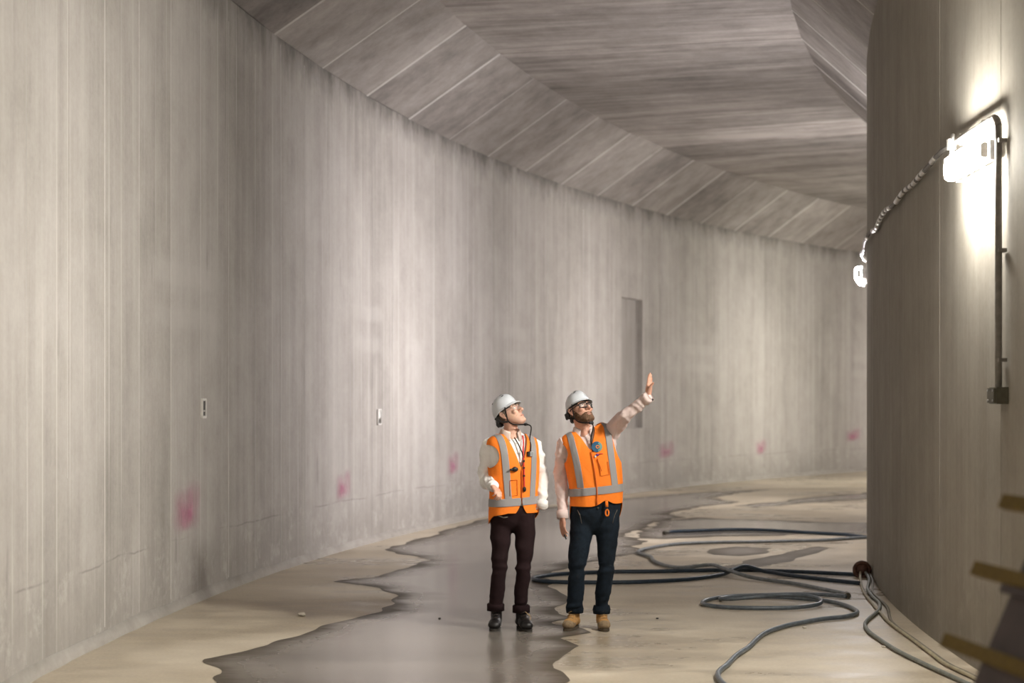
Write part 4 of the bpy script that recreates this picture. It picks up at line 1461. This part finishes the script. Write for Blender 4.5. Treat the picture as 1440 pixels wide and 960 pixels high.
# ------------------------------------------------------------------------------------------------ man in white sleeves
def man_one():
    e = person_root(718, 'man in white shirt, orange vest and dark maroon trousers looking up')
    yaw = math.radians(24)
    tab = [(.66, .17, .115, .020, .01), (.78, .190, .130, .022, .01), (.88, .193, .130, .024, .01), (.98, .190, .126, .026, .01), (1.08, .190, .124, .026, .01), (1.20, .199, .128, .024, .01),
           (1.30, .207, .128, .020, .01), (1.37, .208, .118, .016, .012), (1.41, .198, .104, .012, .014), (1.435, .176, .088, .010, .016), (1.455, .135, .074, .006, .016), (1.475, .092, .066, .002, .014), (1.495, .068, .060, -.002, .010), (1.52, .058, .058, -.006, .006)]
    T = Torso(tab, yaw)
    hm = head_matrix((-.016, -.005, 1.611), math.radians(62), math.radians(33))
    neckbase = V3(.000, .014, 1.47)
    # joints
    hipL, hipR = V3(-.075, .01, .78), V3(.100, .0, .78)
    kL, kR = V3(-.082, -.02, .46), V3(.098, -.045, .46)
    aL, aR = V3(-.112, .03, .10), V3(.078, -.01, .10)
    sL, sR = V3(-.162, .0, 1.375), V3(.180, .065, 1.375)
    eL, eR = V3(-.196, .03, 1.125), V3(.238, .085, 1.135)
    wL, wR = V3(-.134, -.180, 1.085), V3(.236, .0, .935)
    # ---- body: one continuous surface
    G = xf(head_geo(), hm)
    nk = hm @ V3(0, .018, -.065)
    G.append(round_tube([hm @ V3(0, .02, -.02), nk, (nk + neckbase) / 2 + V3(0, .004, 0), neckbase, neckbase + V3(0, 0, -.06)], [.050, .052, .053, .060, .075], 16))
    G.append(T.geo(.86, 1.47, -.035, 22, 36)); G.append(ellipsoid_geo((.018, .01, .85), (.13, .08, .08)))
    for J, R in (((sL, eL, wL), (.044, .031, .026)), ((sR, eR, wR), (.044, .031, .026)), ((hipL, kL, aL), (.066, .040, .026)), ((hipR, kR, aR), (.066, .040, .026))):
        P, Rr = limb(J, R, 3); G.append(round_tube(P, Rr, 14))
    for a, toe in ((aL, V3(-.1, -1, 0)), (aR, V3(.25, -1, 0))):
        t_ = toe.normalized(); b = V3(a.x, a.y, .05)
        G.append(round_tube([b - t_ * .03, b + t_ * .08, b + t_ * .12], [.03, .030, .026], 10))
    G += hand_geo(wL + V3(.004, -.018, -.004), V3(.40, -.62, -.42), V3(.1, -.45, -.9), 1, (.85, .9, .95, 1.0), 0, .7, .5, .93)
    G += hand_geo(wR + V3(-.012, .0, -.01), V3(-.80, .05, -.6), V3(-.6, .2, .8), 1, (.25, .25, .3, .3), 0, .3, .2, .85)
    body = merged('body', G, M['skin1'], e, .0048, 3)
    # ---- shirt
    SG = [T.geo(.92, 1.478, -.018, 24, 40)]
    for J, R in (((sL + V3(.03, 0, .01), sL, (sL + eL) / 2 + V3(-.006, 0, 0), eL, (eL + wL) / 2, wL), (.055, .066, .062, .057, .053, .044)),
                 ((sR + V3(-.03, 0, .01), sR, (sR + eR) / 2 + V3(.004, 0, 0), eR, (eR + wR) / 2, wR), (.055, .066, .060, .056, .052, .044))):
        P, Rr = limb(J, R, 4); SG.append(round_tube(P, Rr, 18))
    wv = wrinkles(21, .0055, (22, 22, 30), 10); wv2 = wrinkles(22, .0045, (35, 35, 60), 8)
    sh = merged('shirt', SG, M['white_shirt'], e, .007, 4, lambda co: wv(co) + wv2(co) * (np.abs(co[:, 0] - .02) > .17))
    cuff(sh, wL, wL - eL, .044, M['white_shirt'])
    cuff(sh, wR, wR - eR, .046, M['white_shirt'])
    collar(sh, T, M['collar1'], 1.47, .067, .42, yaw=yaw, cen=(0.0, .008, 1.462))
    # buttons down the placket
    for z in (1.40, 1.33, 1.26):
        p = on_torso(T, .0, z, -.010)
        MB().sphere(p, (.006, .003, .006), Matrix.Rotation(yaw, 3, 'Z'), 8, 5).build('button', M['white_pin'], sh, True)
    # ---- vest
    fold = wrinkles(31, .0085, (12, 12, 9), 8)
    prm = dict(top=1.462, hem=lambda x, y: .875 - .065 * max(0, min(1, (y + .05) / .10)) - .02 * max(0, min(1, (-x - .10) / .08)), vx=.004, vz=1.205, vs=.36, split=.965, splitk=4.0,
               arm_l=[(1.16, .30), (1.20, .215), (1.26, .165), (1.32, .158), (1.37, .182), (1.41, .25), (1.47, .30)], arm_r=[(1.20, .30), (1.24, .215), (1.29, .180), (1.34, .178), (1.38, .195), (1.41, .25), (1.47, .30)],
               belt=.962, xs0=.098, xs1=.130, label='orange high visibility vest with grey reflective bands', belt_slope=.06)
    v = vest(e, T, fold, prm)
    zp = [on_torso(T, .004, z, .007) for z in np.linspace(.97, 1.20, 8)]
    MB().tube(zp, .004, 6).build('zip', M['zip'], v, True)
    # chest pocket lines
    pk = [on_torso(T, x, z, .006) for x, z in ((-.088, 1.12), (-.03, 1.125), (-.03, 1.01), (-.088, 1.005), (-.088, 1.12))]
    MB().tube(pk, .0022, 5).build('pocket_seam', M['zip'], v, True)
    # ---- trousers
    tr = trousers(e, T, [((V3(-.070, .01, .86), V3(-.072, .0, .72), V3(-.084, -.03, .48), V3(-.100, .0, .28), V3(-.112, .02, .15)), (.090, .084, .066, .060, .062)),
                    ((V3(.092, .0, .86), V3(.108, -.01, .72), V3(.100, -.055, .48), V3(.080, -.03, .28), V3(.080, -.01, .14)), (.092, .084, .064, .060, .062))], .93, M['maroon'], 41, 'trousers')
    for c in (V3(-.112, .02, .165), V3(.080, -.01, .155)):
        vv, ff = tube_geo([c + V3(0, 0, -.028), c + V3(0, 0, -.03), c + V3(0, 0, .02), c + V3(0, 0, .028)], [.056, .066, .066, .058], 18, False)
        mesh_obj('trouser_cuff', vv, ff, M['maroon'], tr, True)
    pkt = [on_torso(T, x, z, .0) for x, z in ((-.165, .86), (-.13, .845), (-.10, .85))]
    MB().tube(pkt, .004, 6).build('pocket_edge', M['pocket_dark'], tr, True)
    # ---- boots
    lb = (M['black_leather'], M['black_leather'], M['sole_dark'], M['lace'])
    boot(e, V3(-.110, .025, .17), V3(-.107, .03, 0), (-.10, -1), lb, .29, 'black lace up leather boot')
    b2 = boot(e, V3(.082, -.01, .17), V3(.082, -.01, 0), (.30, -1), lb, .29, 'black lace up leather boot')
    MB().tube(catmull([(.11, -.09, .14), (.135, -.10, .12), (.15, -.10, .10), (.142, -.11, .075)], 4), .003, 5).build('lace', M['lace_tan'], b2, True)
    # ---- head wear and face
    helmet(hm, e, 1)
    eyes(hm, e)
    face_details(hm, e, M['hair_grey'])
    glasses(hm, e, simple('clear_frame', (.30, .22, .18), .3), .0020, .054, .034)
    # hair at the sides and back under the hat
    A, fs = [], []
    nz, nu = 16, 48
    for j in range(nz + 1):
        z = -.055 + .115 * j / nz
        for i in range(nu):
            u = 2 * math.pi * i / nu
            p = head_pt(u, z, 1.0, .005); A.append(np.array([*p, *p]))
    for j in range(nz):
        for i in range(nu):
            a = j * nu + i; b = j * nu + (i + 1) % nu
            fs.append((a, b, b + nu, a + nu))
    A, fs = clip(A, fs, [(r[4] + .030) - .012 * (r[5] < .0) - max(0, -.02 - r[5]) * 2.0 for r in A])
    mesh_obj('hair', [hm @ Vector(r[:3]) for r in A], fs, M['hair_grey'], e, True)
    # ---- lanyard, clipped devices, cord
    ly = [on_torso(T, x, z, o) for x, z, o in ((.060, 1.455, .004), (.042, 1.40, .004), (.026, 1.34, .004), (.022, 1.28, .006), (.022, 1.20, .009), (.022, 1.12, .012), (.022, 1.06, .014))]
    ld = MB().tube(catmull(ly, 3), .006, 6, True, (1, .4), (1, 0, 0)).build('lanyard', M['red_band'], e, True)
    ld['label'] = 'red neck lanyard'
    MB().tube([on_torso(T, x, z, .004) for x, z in ((-.018, 1.44), (-.002, 1.385), (.016, 1.33), (.022, 1.29))], .005, 6).build('lanyard_cord', M['strap'], ld, True)
    for z, s in ((1.265, .016), (1.215, .012), (1.155, .012)):
        MB().box(on_torso(T, .022, z, .011), (.014, .010, s), Matrix.Rotation(yaw, 3, 'Z')).build('lanyard_clip', M['black_plastic'], ld)
    MB().sphere(on_torso(T, .022, 1.055, .018), (.014, .010, .020), Matrix.Rotation(yaw, 3, 'Z')).build('toggle', M['black_plastic'], ld, True)
    RY = Matrix.Rotation(yaw, 3, 'Z')
    c = on_torso(T, -.052, 1.205, .014)
    md = MB().sphere(c, (.026, .013, .019), RY).build('clip_on_torch', M['black_plastic'], v, True)
    md['label'] = 'black clip-on device'
    MB().sphere(c + RY @ V3(-.030, -.002, -.002), (.016, .008, .008), RY).build('torch_tail', M['black_plastic'], md, True)
    c = on_torso(T, .085, 1.318, .012)
    rd = MB().box(c, (.042, .016, .034), RY).build('clip_on_radio', M['badge_grey'], v)
    MB().box(c + RY @ V3(-.018, -.004, 0), (.016, .018, .036), RY).build('radio_grip', M['black_plastic'], rd)
    for q in (-.008, 0, .008):
        MB().box(c + RY @ V3(.006, -.009, q), (.022, .002, .002), RY).build('radio_slot', M['black_plastic'], rd)
    bk = hm @ V3(.006, -.086, -.142)
    cd_ = catmull([bk, bk + V3(.035, -.01, -.02), on_torso(T, .105, 1.43, .012), on_torso(T, .098, 1.38, .010), on_torso(T, .085, 1.335, .012)], 5)
    MB().tube(cd_, .0045, 6).build('cord', M['strap'], v, True)
    return e

# ------------------------------------------------------------------------------------------------ man pointing
def man_two():
    e = person_root(826, 'bearded man in jeans and orange vest raising his left hand')
    yaw = math.radians(4)
    tab = [(.66, .17, .12, .056, .01), (.78, .192, .135, .060, .01), (.88, .196, .137, .064, .01), (.98, .198, .138, .067, .01), (1.06, .202, .138, .066, .01), (1.20, .212, .138, .048, .01),
           (1.30, .218, .134, .030, .01), (1.38, .218, .122, .014, .012), (1.425, .204, .106, .006, .014), (1.45, .180, .090, .001, .016), (1.47, .138, .076, -.008, .016), (1.49, .094, .068, -.016, .014), (1.51, .070, .062, -.022, .010), (1.535, .060, .060, -.028, .006)]
    T = Torso(tab, yaw, lift=.075)
    hm = head_matrix((-.057, -.005, 1.636), math.radians(34), math.radians(28))
    neckbase = V3(-.026, .014, 1.485)
    hipL, hipR = V3(-.035, .01, .76), V3(.145, .0, .76)
    kL, kR = V3(-.076, -.03, .45), V3(.138, -.02, .45)
    aL, aR = V3(-.096, .03, .10), V3(.110, .03, .10)
    sL, sR = V3(-.178, -.005, 1.385), V3(.178, .02, 1.475)
    eL, eR = V3(-.200, .05, 1.115), V3(.272, -.19, 1.606)
    wL, wR = V3(-.188, -.03, .865), V3(.428, -.285, 1.735)
    G = xf(head_geo(), hm)
    nk = hm @ V3(0, .018, -.065)
    G.append(round_tube([hm @ V3(0, .02, -.02), nk, (nk + neckbase) / 2 + V3(0, .004, 0), neckbase, neckbase + V3(0, 0, -.06)], [.054, .056, .057, .064, .078], 16))
    G.append(T.geo(.86, 1.48, -.035, 22, 36)); G.append(ellipsoid_geo((.055, .01, .84), (.13, .08, .08)))
    for J, R in (((sL, eL, wL), (.046, .032, .027)), ((sR, eR, wR), (.046, .032, .027)), ((hipL, kL, aL), (.070, .042, .027)), ((hipR, kR, aR), (.070, .042, .027))):
        P, Rr = limb(J, R, 3); G.append(round_tube(P, Rr, 14))
    for a, toe in ((aL, V3(-.45, -1, 0)), (aR, V3(.05, -1, 0))):
        t_ = toe.normalized(); b = V3(a.x, a.y, .05)
        G.append(round_tube([b - t_ * .03, b + t_ * .08, b + t_ * .12], [.03, .030, .026], 10))
    # lowered right hand, relaxed; raised left hand, flat with the palm to the right
    G += hand_geo(wL + V3(.0, -.004, -.022), V3(.02, -.16, -1), V3(.85, .45, .05), -1, (.22, .28, .32, .36), 0, .55, .35, .95)
    G += hand_geo(wR + V3(.006, .0, .012), V3(.10, .02, 1), V3(.86, -.50, .0), -1, (.03, .02, .02, .04), 0, .45, .55, 1.0)
    body = merged('body', G, M['skin2'], e, .0048, 3)
    # ---- shirt
    SG = [T.geo(.99, 1.492, -.019, 24, 40)]
    for J, R in (((sL + V3(.03, 0, .01), sL, (sL + eL) / 2 + V3(-.004, .01, 0), eL, (eL + wL) / 2, wL + V3(0, 0, .01)), (.056, .066, .060, .057, .050, .043)),
                 ((sR + V3(-.05, .02, -.02), sR, (sR + eR) / 2 + V3(.0, .01, .0), eR, (eR + wR) / 2, wR), (.066, .074, .070, .062, .052, .042))):
        P, Rr = limb(J, R, 4); SG.append(round_tube(P, Rr, 18))
    wv = wrinkles(51, .0055, (22, 22, 34), 10); wv2 = wrinkles(52, .005, (55, 30, 60), 8)
    sh = merged('shirt', SG, M['pink_shirt'], e, .007, 4, lambda co: wv(co) + wv2(co) * (np.abs(co[:, 0] - .03) > .18))
    cuff(sh, wL + V3(0, 0, -.004), wL - eL, .044, M['pink_shirt'], ln=.06)
    cuff(sh, wR, wR - eR, .046, M['pink_shirt'], ln=.06)
    MB().box(wR + V3(.036, -.028, -.014), (.014, .016, .016), Matrix.Rotation(.6, 3, 'Y')).build('cuff_button', M['black_plastic'], sh)
    collar(sh, T, M['pink_shirt'], 1.485, .071, .48, yaw=yaw, cen=(-.024, .008, 1.476), h=.046)
    for z in (1.42, 1.36, 1.30):
        p = on_torso(T, -.006, z, -.009)
        MB().sphere(p, (.006, .003, .006), Matrix.Rotation(yaw, 3, 'Z'), 8, 5).build('button', M['white_pin'], sh, True)
    # ---- vest
    fold = wrinkles(61, .012, (15, 15, 11), 8)
    def hem(x, y):
        h = .925 + .02 * max(0, x + .05) / .2
        h += .035 * math.exp(-((x - .055) / .05) ** 2)
        return h - .11 * max(0, min(1, (y + .03) / .08))
    prm = dict(top=1.478, hem=hem, vx=-.012, vz=1.335, vs=.50, split=.90, splitk=3.0,
               arm_l=[(1.20, .30), (1.24, .222), (1.30, .188), (1.35, .184), (1.39, .205), (1.42, .26), (1.49, .30)], arm_r=[(1.16, .30), (1.22, .235), (1.28, .190), (1.35, .166), (1.42, .164), (1.49, .17)],
               belt=1.045, xs0=.130, xs1=.138, label='orange high visibility vest with round blue badge', belt_slope=.10)
    v = vest(e, T, fold, prm)
    zp = [on_torso(T, -.012, z, .008) for z in np.linspace(.94, 1.335, 11)]
    MB().tube(zp, .005, 6).build('zip', M['zip'], v, True)
    pk = [on_torso(T, x, z, .008) for x, z in ((.030, 1.285), (.030, 1.155), (.098, 1.165), (.098, 1.26))]
    MB().tube(pk, .0024, 5).build('pocket_seam', M['zip'], v, True)
    # badge
    RY = Matrix.Rotation(yaw, 3, 'Z')
    c = on_torso(T, .040, 1.372, .011)
    def disc(cc, r, th, mat, name, par, a0=0, a1=2 * math.pi, rin=0.0):
        n = 28; vs = []; fs = []
        for k in range(n + 1):
            a = a0 + (a1 - a0) * k / n
            for rr_ in (rin, r):
                for yy in (0, -th): vs.append(cc + RY @ V3(rr_ * math.cos(a), yy, rr_ * math.sin(a)))
        for k in range(n):
            b = k * 4
            fs += [(b, b + 4, b + 6, b + 2), (b + 1, b + 3, b + 7, b + 5), (b + 2, b + 6, b + 7, b + 3), (b, b + 1, b + 5, b + 4)]
        return mesh_obj(name, vs, fs, mat, par)
    bd = disc(c, .040, .008, M['badge_blue'], 'badge', v)
    bd['label'] = 'round blue badge'
    disc(c + RY @ V3(0, -.008, 0), .039, .002, M['badge_green'], 'badge_arc', bd, -1.3, 1.2, .022)
    disc(c + RY @ V3(.004, -.008, 0), .013, .003, M['badge_orange'], 'badge_ring', bd, 0.5, 5.8, .007)
    MB().box(c + RY @ V3(.018, -.010, .0), (.004, .002, .016), RY).build('badge_letter', M['badge_orange'], bd)
    MB().sphere(on_torso(T, .030, 1.312, .013), (.013, .008, .010), RY).build('pin', M['purple_pin'], v, True)
    MB().sphere(on_torso(T, .014, 1.300, .012), (.008, .006, .009), RY).build('pin', M['white_pin'], v, True)
    MB().tube([on_torso(T, .028, 1.318, .012), on_torso(T, .075, 1.322, .011)], .003, 6).build('pen_clip', M['red_band'], v, True)
    MB().tube([on_torso(T, .026, 1.285, .012), on_torso(T, .040, 1.19, .011)], .003, 6).build('pen', M['zip'], v, True)
    # zip pull tag hanging from the hem
    h0 = on_torso(T, .060, .97, .012)
    tg = MB().tube([h0, h0 + V3(.002, -.006, -.045)], .011, 8, True, (1.0, .5), (1, 0, 0)).build('pull_tag', M['orange'], v, True)
    MB().tube([h0 + V3(.003, -.006, -.050), h0 + V3(.003, -.006, -.062)], .006, 8).build('tag_ring', M['black_plastic'], tg, True)
    lp = [h0 + V3(.004 + .012 * math.sin(a), -.008, -.088 + .024 * math.cos(a)) for a in [2 * math.pi * i / 16 for i in range(17)]]
    MB().tube(lp, .0055, 6, False).build('tag_loop', M['orange'], tg, True)
    # ---- jeans
    tr = trousers(e, T, [((V3(-.036, .01, .86), V3(-.050, .0, .70), V3(-.076, -.035, .48), V3(-.085, -.01, .28), V3(-.095, .02, .13)), (.096, .092, .071, .069, .063)),
                    ((V3(.148, .0, .86), V3(.150, .0, .70), V3(.140, -.03, .48), V3(.117, -.005, .28), V3(.108, .02, .12)), (.096, .090, .070, .069, .065))], .97, M['denim'], 71, 'jeans', crotch=.70)
    for c in (V3(-.094, .02, .150), V3(.108, .02, .145)):
        vv, ff = tube_geo([c + V3(0, 0, -.030), c + V3(0, 0, -.032), c + V3(0, 0, .0), c + V3(0, 0, .03)], [.056, .063, .068, .060], 18, False)
        mesh_obj('trouser_cuff', vv, ff, M['denim'], tr, True)
    for x0 in (-.150, .150):
        pkx = [on_torso(T, x0 + q, z, -.008) for q, z in ((0, .90), (.02 if x0 < 0 else -.02, .86), (.035 if x0 < 0 else -.035, .80))]
        MB().tube(pkx, .003, 5).build('pocket_seam', M['pocket_dark'], tr, True)
    MB().sphere(on_torso(T, .0, .915, -.008), (.008, .005, .008), RY).build('fly_button', M['brass'], tr, True)
    # ---- boots
    lb = (M['tan_leather'], M['dirty_toe'], M['sole_tan'], M['lace_tan'])
    boot(e, V3(-.094, .025, .16), V3(-.100, .03, 0), (-.35, -1), lb, .29, 'tan suede work boot with muddy toe')
    boot(e, V3(.108, .025, .16), V3(.110, .03, 0), (.08, -1), lb, .29, 'tan suede work boot with muddy toe')
    # ---- head wear and face
    helmet(hm, e, 2)
    eyes(hm, e)
    face_details(hm, e, M['beard'], .017)
    glasses(hm, e, M['black_plastic'], .0038, .052, .036)
    # short hair at the temples, beard and moustache
    A, fs = [], []
    nz, nu = 40, 90
    for j in range(nz + 1):
        z = -.121 + .155 * j / nz
        for i in range(nu):
            u = 2 * math.pi * i / nu
            p = head_pt(u, z, 1.0, .0); A.append(p)
    for j in range(nz):
        for i in range(nu):
            a = j * nu + i; b = j * nu + (i + 1) % nu
            fs.append((a, b, b + nu, a + nu))
    rows = []
    for p in A:
        d = Vector((p.x, p.y + .0, p.z + .04)).normalized()
        lift = .005 if p.z < -.03 else .003
        lift += .005 * math.exp(-((p.z + .105) / .02) ** 2)
        if p.y < -.07 and abs(p.x) < .035: lift += .004
        rows.append(np.array([*(p + d * lift), *p]))
    def bf(r):
        x, y, z = r[3:6]
        # cheek line rises from the moustache to the sideburn
        top = -.052 - .016 * math.exp(-((y + .06) / .02) ** 2) + .075 * max(0, min(1, (y + .06) / .07)) if y < .02 else .03
        s = top - z
        mouth = ((x / .020) ** 2 + ((z + .0705) / .0095) ** 2) - 1
        if y < -.06: s = min(s, mouth * .008)
        back = (.018 - y) if z < -.02 else 1       # neck nape stays skin below the ears
        return s if y < .02 else min(s, .02)
    rows, fs = clip(rows, fs, [bf(r) for r in rows])
    wb_ = wrinkles(81, .0022, (160, 160, 160), 8)
    co = np.array([r[:3] for r in rows]); dsp = wb_(co)
    bo = mesh_obj('beard', [hm @ (Vector(r[:3]) + Vector(r[:3]).normalized() * float(dsp[i])) for i, r in enumerate(rows)], fs, M['beard'], e, True)
    bo['label'] = 'short dark brown beard'
    bk = hm @ V3(.004, -.086, -.142)
    MB().tube(catmull([bk, bk + V3(.012, .0, -.03), on_torso(T, .012, 1.44, .016), on_torso(T, .006, 1.39, .004), on_torso(T, .004, 1.335, .004)], 5), .005, 6).build('cord', M['strap'], v, True)
    # small dark marker between the fingers of the lowered hand
    mk = MB().tube([wL + V3(.012, -.045, -.150), wL + V3(.028, -.055, -.185)], .006, 8).build('marker_pen', M['black_plastic'])
    mk.location = e.location
    tag(mk, 'small black pen held in the lowered hand of the bearded man', 'pen')
    return e

man_one()
man_two()
